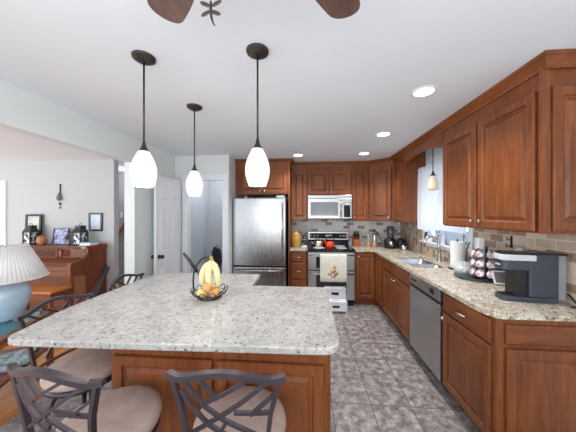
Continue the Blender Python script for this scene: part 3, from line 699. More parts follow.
# ------------------------------------------------------------------ bar stools
def make_stool(label):
    s = thing('bar_stool', label, 'stool', (0, 0, 0), 'metal bar stools around the island'); OFF[s] = Vector((0, 0, 0))
    obj('seat', MB().lathe([(.02, .545), (.18, .545), (.198, .556), (.203, .575), (.198, .597), (.17, .613), (.09, .622), (.0001, .625)], (0, 0, 0), 40), 'suede', s)
    obj('seat_ring', MB().lathe([(.15, .518), (.195, .520), (.197, .540), (.15, .544)], (0, 0, 0), 40), 'iron', s)
    obj('swivel', MB().lathe([(.09, .47), (.095, .478), (.06, .49), (.06, .518)], (0, 0, 0), 24), 'iron', s)
    for k in range(4):
        a = PI / 4 + k * PI / 2; ca, sa_ = math.cos(a), math.sin(a)
        pts = [(.07 * ca, .07 * sa_, .475), (.14 * ca, .14 * sa_, .46), (.175 * ca, .175 * sa_, .36), (.17 * ca, .17 * sa_, .2), (.20 * ca, .20 * sa_, .06), (.235 * ca, .235 * sa_, .0)]
        obj('leg', MB().tube(pts, [.010, .013, .013, .013, .012, .013], 8), 'iron', s)
    obj('footrest', MB().tube(arc((0, 0, .20), .178, 0, 2 * PI * 31 / 32, 31), .009, 8, True), 'iron', s)
    obj('upper_ring', MB().tube(arc((0, 0, .40), .155, 0, 2 * PI * 31 / 32, 31), .007, 8, True), 'iron', s)
    # back: two posts, a waved top rail and crossing lattice bars
    def bp(u, v):  # back surface point: u across, v height; slightly curved and leaning back
        t = (v - .55) / .38
        return (u, -.200 - .055 * t + .9 * u * u, v)
    for sg in (-1, 1):
        obj('back_post', MB().tube([(sg * .13, -.145, .53), bp(sg * .140, .58), bp(sg * .146, .68), bp(sg * .160, .80), bp(sg * .190, .922)], 0, sq=(.010, .008), up=(0, 1, 0)), 'iron', s)
    tp = []
    for i in range(19):
        u = -.212 + .424 * i / 18; q = u / .212
        tp.append(bp(u, .922 + .042 * math.cos(q * PI / 2) ** 2 + .008 * max(0, abs(q) - .8) / .2))
    obj('top_rail', MB().tube(tp, 0, sq=(.012, .010), up=(0, 1, 0)), 'iron', s)
    lat = MB()
    def bar(*uv):
        pts = []
        for (a, b), (c_, d_) in zip(uv[:-1], uv[1:]):
            for k in range(4): t = k / 4; pts.append(bp(a + (c_ - a) * t, b + (d_ - b) * t))
        pts.append(bp(*uv[-1])); lat.tube(pts, 0, sq=(.006, .0058), up=(0, 1, 0))
    dz = -.018
    bar((.075, .95 + dz), (0, .905 + dz), (-.075, .86 + dz)); bar((.150, .94 + dz), (.045, .86 + dz), (-.06, .785 + dz), (-.125, .735 + dz))
    bar((.168, .885 + dz), (.09, .822 + dz)); bar((-.15, .945 + dz), (-.11, .90 + dz), (-.07, .855 + dz), (0, .805 + dz), (.07, .765 + dz), (.13, .725 + dz))
    bar((-.085, .955 + dz), (-.02, .885 + dz)); bar((-.158, .90 + dz), (-.12, .845 + dz), (-.06, .785 + dz)); bar((.035, .835 + dz), (.158, .822 + dz))
    bar((-.06, .785 + dz), (.02, .735 + dz), (.08, .66 + dz)); bar((.01, .80 + dz), (-.05, .70 + dz), (-.08, .65 + dz)); bar((-.14, .63 + dz), (.14, .63 + dz))
    obj('back_lattice', lat, 'iron', s)
    return s
GS = 'metal bar stools around the island'
st0 = make_stool('metal lattice-back bar stool at front center of island, its back toward the viewer')
st0.location = (-.296, 1.044, 0); st0.rotation_euler = (0, 0, math.radians(2))
dup(st0, (-.875, 1.0, 0), math.radians(-7), 'metal lattice-back bar stool at front left, partly cut off below')
dup(st0, (-1.345, 1.36, 0), math.radians(-97), 'metal lattice-back bar stool at left side, beside the lamp table')
dup(st0, (-1.345, 1.97, 0), math.radians(-88), 'farthest metal bar stool on left side, only its back showing')

# ------------------------------------------------------------------ fruit basket on the island
BXc, BYc, BZ = -.685, 1.63, .917
b = thing('fruit_basket', 'black wire fruit basket with curved banana hook on the island', 'basket', (BXc, BYc, BZ))
wb = MB()
R0, R1 = .075, .125
wb.tube(arc((BXc, BYc, BZ + .004), R0, 0, 2 * PI * 27 / 28, 27), .0035, 6, True)
wb.tube(arc((BXc, BYc, BZ + .035), .112, 0, 2 * PI * 31 / 32, 31), .0025, 6, True)
for k in range(12):   # petal loops
    a = 2 * PI * k / 12; pts = []
    for i in range(9):
        t = i / 8; aa = a + (t - .5) * .75; h_ = math.sin(PI * t); rr = R0 + (R1 - R0) * min(1, h_ * 1.2); pts.append((BXc + rr * math.cos(aa), BYc + rr * math.sin(aa), BZ + .004 + .062 * h_))
    wb.tube(pts, .0027, 6)
for k in range(-3, 4): q = math.sqrt(R0 ** 2 - (k * .02) ** 2); wb.cyl((BXc + k * .02, BYc - q, BZ + .004), (BXc + k * .02, BYc + q, BZ + .004), .002, n=6)
obj('wire_bowl', wb, 'black', b)
hk = [(BXc - .118, BYc + .015, BZ + .03), (BXc - .128, BYc + .015, BZ + .10), (BXc - .122, BYc + .015, BZ + .17), (BXc - .10, BYc + .015, BZ + .225), (BXc - .065, BYc + .015, BZ + .265), (BXc - .02, BYc + .015, BZ + .285), (BXc + .0, BYc + .012, BZ + .272)]
obj('banana_hook', MB().tube(hk, .006, 10), 'black', b)
bn = thing('banana_bunch', 'bunch of ripe bananas hanging in the wire fruit basket', 'bananas', (BXc + .01, BYc, BZ + .06))
for dx, dy, sp in ((-.035, 0, -1), (.0, -.03, -.35), (.03, -.005, .5)):
    pts = []; rs = []
    for i in range(13):
        t = i / 12; z = BZ + .262 - .185 * t; bow = math.sin(PI * (t * .9 + .05))
        pts.append((BXc + .018 + dx * (t ** .7) * 1.5 + sp * .03 * bow , BYc + dy * 1.1 * t ** .6 - .012 * bow, z)); rs.append(.006 if i == 0 else .0085 if i == 1 else .023 * min(1, .5 + bow * .6) if i < 12 else .007)
    k = obj('banana', MB().tube(pts, rs, 12), 'banana', bn)
    obj('tip', MB().ball(pts[-1], .007), 'toe', k)
obj('stem', MB().tube([(BXc + .005, BYc + .008, BZ + .288), (BXc + .014, BYc + .003, BZ + .268), (BXc + .018, BYc, BZ + .250)], [.011, .012, .014], 10), 'bananatip', bn)
def fruit(label, cat, nm, p, r_, mat, leaf=False):
    k = thing(nm, label, cat, p)
    obj('flesh', MB().lathe([(r_ * .12, -r_ * .86), (r_ * .5, -r_ * .88), (r_ * .9, -r_ * .45), (r_, 0), (r_ * .92, r_ * .42), (r_ * .55, r_ * .82), (r_ * .2, r_ * .80), (.0001, r_ * .68)], p, 24), mat, k)
    obj('stem', MB().cyl((p[0], p[1], p[2] + r_ * .66), (p[0] + .003, p[1], p[2] + r_ * 1.0), .0018, n=6), 'toe', k)
M['peach'] = pattern('peach_skin', (214, 120, 70), (228, 190, 120), 12, .5, .6, .2); M['apple'] = pattern('yellow_apple_skin', (226, 206, 130), (206, 150, 90), 10, .58, .4, .12)
fruit('yellow apple in the basket, left of the peach', 'apple', 'apple', (BXc - .035, BYc - .045, BZ + .043), .036, 'apple')
fruit('orange blushed peach at the right side of the wire basket', 'peach', 'peach', (BXc + .045, BYc - .025, BZ + .043), .036, 'peach')
fruit('pinkish peach resting on top of the basket fruit', 'peach', 'peach', (BXc + .008, BYc - .062, BZ + .092), .030, 'peach')
fruit('yellow apple at the back of the wire basket', 'apple', 'apple', (BXc + .02, BYc + .055, BZ + .043), .036, 'apple')
sp = MB().tube([(BXc - .035, BYc + .03, BZ + .03), (BXc - .10, BYc + .02, BZ + .175)], .004, 8).tube([(BXc - .10, BYc + .02, BZ + .175), (BXc - .198, BYc + .02, BZ + .306)], [.011, .012], 10)
tag(obj('kitchen_utensil', sp, 'black'), 'black handled utensil leaning out of the fruit basket', 'utensil')

# ------------------------------------------------------------------ things on the right counter
CZ = .915
k = thing('coffee_maker', 'slate grey single-serve coffee maker with silver handle on right counter', 'coffee maker', (1.45, 1.81, CZ))
y0, y1 = -.068, .068
CM = Matrix.Translation((1.488, 1.765, .0229)) @ Matrix.Rotation(math.radians(-7), 4, 'Z') @ Matrix.Diagonal((.86, .82, .975, 1))
def CB(x0, x1, a, b, z0, z1): return MB().box(x0 - 1.45, x1 - 1.45, a, b, z0, z1, CM)
def CP(pts, rd, z0, z1): return MB().prism(rounded([(x - 1.45, y) for x, y in pts], rd), z0, z1, CM)
obj('base', CP([(1.262, y0), (1.63, y0), (1.63, y1), (1.262, y1)], [.05, .01, .01, .05], CZ, CZ + .035), 'navy', k, .004)
obj('column', CB(1.440, 1.63, y0, y1, CZ + .035, 1.245), 'navy', k, .008)
obj('inner_column', CB(1.345, 1.440, y0 + .02, y1 - .012, CZ + .035, 1.135), 'black', k)
obj('head', CP([(1.262, y0), (1.45, y0), (1.45, y1), (1.262, y1)], [.05, 0, 0, .05], 1.13, 1.235), 'navy', k, .006)
hp = rounded([(1.252, y0 - .006), (1.49, y0 - .006), (1.49, y1 + .006), (1.252, y1 + .006)], [.055, .02, .02, .055])
obj('handle', MB().prism([(x - 1.45, y) for x, y in hp], 1.197, 1.238, CM), 'greyplastic', k, .006)
obj('lid', CP([(1.26, y0), (1.69, y0), (1.69, y1), (1.26, y1)], [.05, .01, .01, .05], 1.239, 1.252), 'black', k, .004)
obj('water_tank', CB(1.632, 1.685, y0 + .012, y1 - .012, CZ + .02, 1.239), 'tank', k, .006)
obj('drip_tray', CB(1.285, 1.425, y0 + .02, y1 - .02, CZ + .035, CZ + .042), 'black', k, .003)
lg = MB()
for i in range(6): lg.box(1.2605 - 1.45, 1.2625 - 1.45, -.03 + i * .010, -.024 + i * .010, 1.158, 1.168, CM)
obj('logo', lg, 'white', k)
tag(obj('power_cord', MB().tube([(1.703, 1.72, CZ + .03), (1.708, 1.73, CZ + .055), (1.710, 1.71, CZ + .06), (1.710, 1.68, CZ + .03), (1.706, 1.65, CZ + .012), (1.69, 1.63, CZ + .0055), (1.64, 1.63, CZ + .0055)], .005, 8), 'black'), 'black power cord looping on counter behind the coffee maker', 'cord')
# glass turntable, carousel, pods, jar
tag(obj('turntable', MB().lathe([(.07, 0), (.07, .008), (.165, .010), (.172, .013), (.172, .02), (.160, .0165), (.0001, .016)], (1.55, 2.335, CZ), 40), 'dkglass'), 'round dark glass turntable carrying coffee pods and jar', 'tray')
TZ = CZ + .017
px_, py_ = 1.590, 2.262
k = thing('pod_carousel', 'black wire coffee pod carousel on the glass turntable', 'carousel', (px_, py_, TZ))
obj('post', MB().lathe([(.095, 0), (.095, .006), (.012, .012), (.010, .265), (.018, .275), (.0001, .285)], (px_, py_, TZ), 20), 'black', k)
rg_ = MB()
for tz in (.045, .130, .215):
    rg_.tube(arc((px_, py_, TZ + tz - .030), .096, 0, 2 * PI * 27 / 28, 27), .0022, 6, True)
    rg_.tube(arc((px_, py_, TZ + tz + .030), .086, 0, 2 * PI * 27 / 28, 27), .0022, 6, True)
for a in range(9):
    an = 2 * PI * (a + .5) / 9 + .2; rg_.cyl((px_ + .092 * math.cos(an), py_ + .092 * math.sin(an), TZ + .008), (px_ + .088 * math.cos(an), py_ + .088 * math.sin(an), TZ + .25), .0018, n=6)
obj('wire_rack', rg_, 'black', k)
pod0 = None
for ti, (tz, tn) in enumerate(((.045, 'bottom'), (.130, 'middle'), (.215, 'top'))):
    for a in range(9):
        an = 2 * PI * a / 9 + .2; lab = 'small coffee pod with printed foil lid in %s tier of carousel' % tn; gp = 'coffee pods in the %s carousel tier' % tn
        loc = (px_ + .066 * math.cos(an), py_ + .066 * math.sin(an), TZ + tz - .012)
        if pod0 is None:
            pod0 = thing('coffee_pod', lab, 'coffee pod', (0, 0, 0), gp); OFF[pod0] = Vector((0, 0, 0))
            RM = Matrix.Rotation(math.radians(62), 4, 'Y') @ Matrix.Scale(1.12, 4)
            obj('cup', MB().lathe([(.017, 0), (.0185, .002), (.0245, .042), (.0285, .043), (.0285, .0448)], (0, 0, 0), 22, RM), 'white', pod0)
            obj('foil_lid', MB().lathe([(.0275, .0445), (.0275, .0456), (.0001, .0458)], (0, 0, 0), 22, RM), 'lid_print', pod0)
            pod0.location = loc; pod0.rotation_euler = (0, 0, an)
        else: dup(pod0, loc, an, lab, gp)
k = thing('glass_bowl', 'clear ribbed glass bowl on the turntable beside pod carousel', 'bowl', (1.492, 2.447, TZ))
obj('bowl', MB().lathe([(.04, 0), (.05, .004), (.068, .035), (.072, .07), (.06, .10), (.056, .105), (.053, .10), (.066, .07), (.062, .036), (.045, .01), (.0001, .008)], (1.492, 2.447, TZ), 48, None, True, 16, .0025), 'clear', k)
obj('rim', MB().tube(arc((1.492, 2.447, TZ + .105), .057, 0, 2 * PI * 31 / 32, 31), .003, 6, True), 'clear', k)
sw = MB()
for i in range(16): a = i * 2.4; rr = .011 * math.sqrt(i) ; sw.ball((1.492 + rr * math.cos(a), 2.447 + rr * math.sin(a), TZ + .022 + .0022 * (16 - i)), .013, .009, .008)
tag(obj('wrapped_sweetener', sw, 'paper'), 'pale wrapped packets heaped inside the clear glass bowl', 'packets')['kind'] = 'stuff'
k = thing('framed_card', 'small white framed card leaning behind the coffee maker', 'frame', (1.60, 2.10, CZ))
mt = Matrix.Translation((1.60, 2.10, CZ + .008)) @ Matrix.Rotation(math.radians(-12), 4, 'Z') @ Matrix.Rotation(math.radians(-28), 4, 'X')
obj('frame', MB().box(-.055, .055, -.004, .004, 0, .115, mt), 'white', k)
obj('picture', MB().box(-.042, .042, -.0055, -.004, .012, .103, mt), plain('grey_picture', (110, 112, 118), .3), k)
# paper towels
k = thing('paper_towel_holder', 'black paper towel holder standing by the sink', 'holder', (1.59, 2.68, CZ))
tx, ty = 1.60, 2.69
obj('base', MB().lathe([(.082, 0), (.085, .006), (.075, .014), (.0001, .016)], (tx, ty, CZ), 32), 'black', k)
obj('rod', MB().lathe([(.007, .014), (.007, .305), (.012, .312), (.0001, .322)], (tx, ty, CZ), 12), 'black', k)
obj('tension_arm', MB().tube([(tx + .045, ty - .062, CZ + .012), (tx + .048, ty - .066, CZ + .2), (tx + .052, ty - .072, CZ + .225), (tx + .064, ty - .09, CZ + .30)], .005, 8), 'black', k)
tag(obj('paper_towel_roll', MB().lathe([(.02, .018), (.064, .018), (.066, .024), (.066, .290), (.064, .296), (.02, .296), (.02, .018)], (tx, ty, CZ), 36), 'paper'), 'white paper towel roll on the black holder', 'paper towels')
# wall outlet, hook and the plant behind the coffee machine
k = thing('outlet_plate', 'white double outlet plate on travertine wall behind the pods', 'outlet', (XR - .012, 2.53, 1.165))
obj('plate', B(XR - .017, XR - .0102, 2.475, 2.60, 1.15, 1.265), 'white', k, .002)
for y in (2.505, 2.57): obj('receptacle', B(XR - .0185, XR - .017, y - .017, y + .017, 1.165, 1.25), 'trim', k, .001)
k = thing('small_plant', 'little silver grey succulent in slim pot behind the coffee maker', 'plant', (1.66, 1.90, CZ))
PX, PY = 1.66, 1.90
obj('pot', MB().lathe([(.028, 0), (.03, .004), (.022, .10), (.016, .25), (.022, .30), (.02, .30), (.012, .26)], (PX, PY, CZ), 20), 'lightwood', k)
lf = MB()
for ring, (n_, ln, tl) in enumerate(((8, .040, .25), (6, .034, .7), (4, .024, 1.1))):
    for i in range(n_):
        a = 2 * PI * i / n_ + ring * .4; mt = Matrix.Translation((PX, PY, CZ + .30)) @ Matrix.Rotation(a, 4, 'Z') @ Matrix.Rotation(-tl, 4, 'Y'); lf.ball((ln * .55, 0, .002), ln * .5, .011, .005, 10, 6, mt)
obj('leaves', lf, plain('succulent_leaf', (128, 128, 126), .6, var=.2), k)
k = thing('wall_hook', 'small black iron hook on the tile behind coffee maker', 'hook', (XR - .012, 2.16, 1.22))
obj('backplate', B(XR - .016, XR - .0102, 2.15, 2.17, 1.215, 1.32), 'black', k, .002)
obj('prong', MB().tube([(XR - .016, 2.16, 1.29), (XR - .045, 2.16, 1.285), (XR - .05, 2.16, 1.31)], .004, 8).tube([(XR - .016, 2.16, 1.235), (XR - .05, 2.16, 1.225), (XR - .058, 2.16, 1.25)], .004, 8), 'black', k)
k = thing('sugar_bowl', 'white lidded ceramic jar mostly hidden behind the coffee maker', 'jar', (1.660, 2.01, CZ))
obj('jar', MB().lathe([(.035, 0), (.045, .01), (.048, .15), (.045, .27), (.04, .28), (.0001, .28)], (1.660, 2.01, CZ), 28), 'white', k)
obj('lid', MB().lathe([(.042, .28), (.042, .286), (.034, .30), (.022, .318), (.0001, .327)], (1.660, 2.01, CZ), 28), 'white', k)

# window sill things, curtain
k = thing('beach_sign', 'pale blue board with a dark anchor on window sill', 'sign', (XR + .03, 3.1, WZ0))
obj('board', B(XR + .022, XR + .034, 2.74, 3.44, WZ0, WZ0 + .19), 'mural', k, .002)
def anchor(y, z, s_):
    a = MB(); x = XR + .020
    a.tube([(x, y, z - .05 * s_), (x, y, z + .035 * s_)], .004, 6); a.tube(arc((x, y, z + .045 * s_), .011 * s_, 0, 2 * PI * 11 / 12, 11, 'yz'), .0028, 6, True)
    a.tube([(x, y - .025 * s_, z + .02 * s_), (x, y + .025 * s_, z + .02 * s_)], .0035, 6); a.tube(arc((x, y, z - .01 * s_), .042 * s_, PI * 1.08, PI * 1.92, 10, 'yz'), .004, 6); return a
obj('anchor_motif', anchor(2.83, WZ0 + .10, 1.25), plain('navy_paint', (44, 58, 78), .6), k)
fs_ = MB()
for (y, z) in ((3.40, .14), (3.36, .09), (3.41, .06), (3.33, .145)): fs_.ball((XR + .020, y, WZ0 + z), .003, .013, .012)
obj('shell_motif', fs_, plain('slate_paint', (70, 84, 100), .6), k)
k = thing('soap_bottle', 'white soap bottle standing on the window sill', 'bottle', (XR - .02, 3.17, WZ0))
obj('bottle', MB().lathe([(.022, 0), (.025, .004), (.025, .09), (.012, .108), (.010, .118)], (XR - .015, 3.17, WZ0), 20), 'white', k)
obj('pump', MB().lathe([(.011, .118), (.011, .126), (.004, .128), (.004, .145)], (XR - .015, 3.17, WZ0), 12).tube([(XR - .015, 3.17, WZ0 + .145), (XR - .045, 3.17, WZ0 + .142)], .004, 8), 'white', k)
k = thing('dish_liquid', 'dark blue bottle on the sill at the far window end', 'bottle', (XR - .02, 3.60, WZ0))
obj('bottle', MB().lathe([(.022, 0), (.026, .006), (.026, .10), (.014, .13)], (XR - .015, 3.60, WZ0), 20), plain('navy_plastic', (36, 50, 92), .25), k)
obj('cap', MB().lathe([(.013, .13), (.012, .155), (.0001, .158)], (XR - .015, 3.60, WZ0), 14), 'white', k)
k = thing('white_canister', 'white square canister beside dark blue bottle on the sill', 'canister', (XR - .02, 3.49, WZ0))
obj('canister', B(XR - .04, XR + .005, 3.465, 3.525, WZ0, WZ0 + .115), 'white', k, .006)
obj('lid', B(XR - .038, XR + .003, 3.467, 3.523, WZ0 + .116, WZ0 + .128), 'trim', k, .003)
k = thing('curtain', 'white ruffled sheer curtain on a rod over the sink window', 'curtain', (1.63, 3.15, 1.3))
obj('rod', MB().tube([(1.64, 2.576, 2.115), (1.64, 3.654, 2.115)], .007, 8), 'white', k)
vs = []; fs = []; ny = 120; zs = [1.295, 1.33, 1.5, 1.7, 1.9, 2.05, 2.10, 2.115, 2.13, 2.165]
for j, z in enumerate(zs):
    am = .020 * (1 - .55 * max(0, (z - 1.6) / .56)); 
    if z > 2.09 and z < 2.14: am = .009
    for i in range(ny + 1):
        t = i / ny; y = 2.60 + 1.045 * t; vs.append((1.628 - .006 + am * math.sin(t * 62 + .7 * math.sin(t * 9)), y, z + (.008 * math.sin(t * 95) if z > 2.16 else 0) + (.01 * math.sin(t * 5) if j == 0 else 0)))
for j in range(len(zs) - 1):
    for i in range(ny): q = j * (ny + 1) + i; fs.append((q, q + 1, q + ny + 2, q + ny + 1))
obj('panel', MB().add(vs, fs, True), 'sheer', k)

# ------------------------------------------------------------------ things along the back counter
k = thing('cookie_jar', 'yellow glazed lidded jar on counter left of the stove', 'jar', (-.20, 4.28, CZ))
obj('jar', MB().lathe([(.058, 0), (.066, .006), (.084, .06), (.092, .13), (.088, .18), (.078, .20), (.0001, .20)], (-.20, 4.28, CZ), 32), 'yellow', k)
obj('lid', MB().lathe([(.082, .201), (.086, .21), (.07, .24), (.035, .26), (.016, .268), (.024, .28), (.020, .295), (.0001, .30)], (-.20, 4.28, CZ), 32), 'yellow', k)
for sg in (-1, 1): obj('handle', MB().tube([(-.20 + sg * .08, 4.28, CZ + .175), (-.20 + sg * .102, 4.28, CZ + .165), (-.20 + sg * .104, 4.28, CZ + .135), (-.20 + sg * .086, 4.28, CZ + .12)], .007, 8), 'yellow', k)
k = thing('spice_rack', 'chrome and dark spice rack between yellow jar and stove', 'rack', (-.055, 4.42, CZ))
obj('frame', MB().box(-.098, -.01, 4.36, 4.48, 0 + CZ, CZ + .012).tube([(-.098, 4.42, CZ), (-.098, 4.42, CZ + .22), (-.054, 4.42, CZ + .25), (-.01, 4.42, CZ + .22), (-.01, 4.42, CZ)], .005, 8), 'nickel', k)
for i, z in enumerate((.014, .12)):
    obj('shelf', B(-.095, -.013, 4.37, 4.47, CZ + z, CZ + z + .006), 'nickel', k)
    for x in (-.075, -.033): obj('spice_jar', MB().lathe([(.016, 0), (.018, .003), (.018, .06), (.014, .066), (.014, .08), (.0001, .08)], (x, 4.40, CZ + z + .006), 16), 'dkglass', k)
PZ = .9262
k = thing('steel_pot', 'shiny steel pot with lid on the left stove burner', 'pot', (.20, 4.24, PZ))
obj('pot', MB().lathe([(.075, 0), (.083, .006), (.088, .05), (.082, .085), (.078, .09), (.0001, .09)], (.20, 4.24, PZ), 32), 'nickel', k)
obj('lid', MB().lathe([(.080, .09), (.078, .098), (.04, .115), (.012, .12), (.010, .13), (.018, .14), (.0001, .148)], (.20, 4.24, PZ), 28), 'nickel', k)
obj('spout', MB().tube([(.125, 4.23, PZ + .05), (.09, 4.22, PZ + .075), (.075, 4.215, PZ + .095)], [.018, .012, .009], 10), 'nickel', k)
obj('handle', MB().tube([(.20, 4.325, PZ + .075), (.20, 4.355, PZ + .07), (.20, 4.36, PZ + .035), (.20, 4.325, PZ + .02)], .007, 8), 'black', k)
RKX = .39
k = thing('red_kettle', 'bright red tea kettle with black arched handle on the stove', 'kettle', (RKX, 4.16, PZ))
obj('body', MB().lathe([(.06, 0), (.068, .006), (.078, .04), (.07, .08), (.045, .105), (.03, .11), (.0001, .11)], (RKX, 4.16, PZ), 32), 'red', k)
obj('spout', MB().tube([(.34, 4.17, PZ + .06), (.31, 4.175, PZ + .10), (.295, 4.178, PZ + .125)], [.022, .017, .014], 12), 'red', k)
obj('handle', MB().tube([(RKX - .065, 4.16, PZ + .09)] + [(RKX + .07 * math.cos(a), 4.16, PZ + .11 + .085 * math.sin(a)) for a in [PI - PI * i / 10 for i in range(11)]] + [(RKX + .065, 4.16, PZ + .09)], .008, 8), 'black', k)
obj('lid_knob', MB().lathe([(.008, .108), (.008, .12), (.013, .128), (.0001, .135)], (RKX, 4.16, PZ), 14), 'black', k)
k = thing('knife_block', 'wooden knife block with black handles right of the stove', 'knife block', (.885, 4.45, CZ))
obj('block', MB().prism_x([(4.38, CZ), (4.53, CZ), (4.53, CZ + .20), (4.45, CZ + .17), (4.37, CZ + .10)], .83, .945), 'blockwood', k)
for i, x in enumerate((.848, .873, .90, .926)):
    for q, (y, z) in enumerate(((4.405, .138), (4.47, .182))):
        obj('knife', MB().tube([(x, y + .015, CZ + z - .02), (x, y - .03, CZ + z + .065 + .01 * (i % 2)), (x, y - .04, CZ + z + .09)], 0, sq=(.011, .008), up=(0, 1, 0)), 'black', k)
k = thing('pepper_grinder', 'clear grinder on wooden base right of knife block', 'grinder', (1.10, 4.42, CZ))
obj('wood_base', MB().lathe([(.036, 0), (.038, .004), (.038, .07), (.034, .078), (.0001, .078)], (1.10, 4.42, CZ), 24), 'lightwood', k)
obj('glass', MB().lathe([(.032, .078), (.034, .20), (.03, .205), (.0001, .205)], (1.10, 4.42, CZ), 24), 'tank', k)
obj('cap', MB().lathe([(.035, .205), (.035, .225), (.02, .235), (.0001, .236)], (1.10, 4.42, CZ), 24), 'nickel', k)
k = thing('gooseneck_kettle', 'steel server on wooden base with long curved black handle', 'kettle', (1.205, 4.40, CZ))
obj('wood_base', MB().lathe([(.036, 0), (.038, .004), (.038, .075), (.0001, .076)], (1.205, 4.40, CZ), 24), 'lightwood', k)
obj('body', MB().lathe([(.032, .076), (.034, .12), (.03, .20), (.022, .235), (.0001, .245)], (1.205, 4.40, CZ), 24), 'nickel', k)
obj('handle', MB().tube([(1.17, 4.385, CZ + .275), (1.20, 4.375, CZ + .30), (1.235, 4.37, CZ + .27), (1.27, 4.37, CZ + .19), (1.31, 4.36, CZ + .125), (1.345, 4.35, CZ + .105)], [.008, .010, .010, .008, .007, .006], 10), 'black', k)
k = thing('drip_coffee_machine', 'black drip coffee machine in the counter corner with smoky top', 'coffee machine', (1.48, 4.28, CZ))
obj('base', MB().lathe([(.09, 0), (.098, .01), (.098, .12), (.085, .16), (.06, .175), (.0001, .175)], (1.425, 4.26, CZ), 32), 'black', k)
obj('dial', MB().cyl((1.425, 4.163, CZ + .085), (1.425, 4.155, CZ + .085), .042, n=24).cyl((1.425, 4.156, CZ + .085), (1.425, 4.150, CZ + .085), .02, n=18), 'nickel', k)
obj('hopper', MB().lathe([(.05, .175), (.058, .19), (.062, .36), (.05, .375), (.0001, .378)], (1.44, 4.27, CZ), 28), 'dkglass', k)
obj('carafe', MB().lathe([(.06, 0), (.07, .02), (.072, .10), (.055, .15), (.045, .17), (.0001, .172)], (1.60, 4.24, CZ), 28), 'black', k)
obj('handle', MB().tube([(1.63, 4.19, CZ + .14), (1.655, 4.15, CZ + .135), (1.66, 4.145, CZ + .06), (1.635, 4.185, CZ + .04)], .008, 8), 'black', k)
k = thing('sugar_tin', 'small steel tin with dark lid beside the corner coffee machine', 'tin', (1.57, 4.03, CZ))
obj('tin', MB().lathe([(.04, 0), (.042, .003), (.042, .08), (.0001, .08)], (1.57, 4.03, CZ), 24), 'nickel', k)
obj('lid', MB().lathe([(.044, .08), (.044, .105), (.03, .112), (.0001, .113)], (1.57, 4.03, CZ), 24), 'black', k)

# ------------------------------------------------------------------ living room side: piano and what stands on it
PX0, PX1, PYB, PZT = -4.86, -3.39, 3.78, 1.0
k = thing('piano', 'brown upright spinet piano against the far living room wall', 'piano', (-4.12, 3.5, 0))
cheek = [(PYB, 0), (PYB, .985), (3.45, .985), (3.445, .92), (3.42, .865), (3.37, .825), (3.28, .80), (3.18, .792), (3.165, .76), (3.165, .60), (3.40, .57), (3.40, 0)]
for x in (PX0, PX1 - .045): obj('side_panel', MB().prism_x(cheek, x, x + .045), 'piano', k)
obj('lid', B(PX0 - .015, PX1 + .015, 3.425, PYB + .0, .986, 1.0), 'piano', k, .004)
obj('back_case', B(PX0 + .045, PX1 - .045, 3.50, PYB, .0, .985), 'piano', k)
obj('lower_panel', B(PX0 + .045, PX1 - .045, 3.43, 3.50, .06, .60), 'piano', k)
obj('fallboard', MB().prism_x([(3.19, .665), (3.19, .73), (3.30, .775), (3.45, .81), (3.50, .81), (3.50, .665)], PX0 + .045, PX1 - .045), 'piano', k)
obj('key_bed', B(PX0 + .045, PX1 - .045, 3.17, 3.50, .60, .664), 'piano', k, .004)
md = MB(); a0, a1, b0, b1, yy = -4.56, -3.93, .815, .955, 3.47
md.box(a0, a1, yy - .01, yy + .01, b0, b0 + .014).box(a0, a1, yy - .01, yy + .01, b1 - .014, b1).box(a0, a0 + .014, yy - .01, yy + .01, b0 + .014, b1 - .014).box(a1 - .014, a1, yy - .01, yy + .01, b0 + .014, b1 - .014)
for i in range(-1, 9):
    for sg in (1, -1):
        x_ = a0 + .035 + i * .07; p0 = [x_ if sg > 0 else x_ + .112, b0 + .01]; p1 = [x_ + .112 if sg > 0 else x_, b1 - .01]
        if min(p0[0], p1[0]) > a0 + .0 and max(p0[0], p1[0]) < a1: md.tube([(p0[0], yy, p0[1]), (p1[0], yy, p1[1])], 0, sq=(.006, .004), up=(0, 1, 0))
obj('music_desk', md, 'piano', k)
sc_ = MB().tube(arc((-3.80, 3.47, .885), .045, 0, 2 * PI * 15 / 16, 15, 'xz'), .007, 6, True).tube(arc((-3.80, 3.47, .885), .022, 0, 2 * PI * 11 / 12, 11, 'xz'), .006, 6, True)
sc_.box(-3.91, -3.86, 3.46, 3.48, .83, .94).box(-3.70, -3.46, 3.46, 3.50, .83, .96)
obj('scroll_panel', sc_, 'piano', k)
for x in (PX0 + .04, PX1 - .035): obj('leg', MB().lathe([(.03, 0), (.022, .03), (.028, .08), (.022, .12), (.026, .3), (.034, .46), (.026, .5), (.036, .54), (.036, .60)], (x, 3.21, 0), 18), 'piano', k)
for x in (-4.20, -4.12, -4.04): obj('pedal', MB().tube([(x, 3.43, .07), (x, 3.36, .065), (x, 3.33, .055)], [.008, .010, .012], 8), plain('brass_pedal', (190, 150, 80), .3, 1.0), k)
k = thing('piano_bench', 'golden topped wooden bench tucked in front of the piano', 'bench', (-3.66, 2.98, 0))
obj('top', B(-4.02, -3.32, 2.84, 3.13, .455, .485), 'bench', k, .006)
obj('apron', MB().box(-3.98, -3.36, 2.87, 2.89, .37, .455).box(-3.98, -3.36, 3.08, 3.10, .37, .455).box(-3.98, -3.96, 2.89, 3.08, .37, .455).box(-3.38, -3.36, 2.89, 3.08, .37, .455), 'piano', k)
for x in (-3.97, -3.37):
    for y in (2.885, 3.085): obj('leg', MB().lathe([(.016, 0), (.018, .1), (.026, .34), (.026, .455)], (x, y, 0), 14), 'piano', k)
PZ2 = 1.001
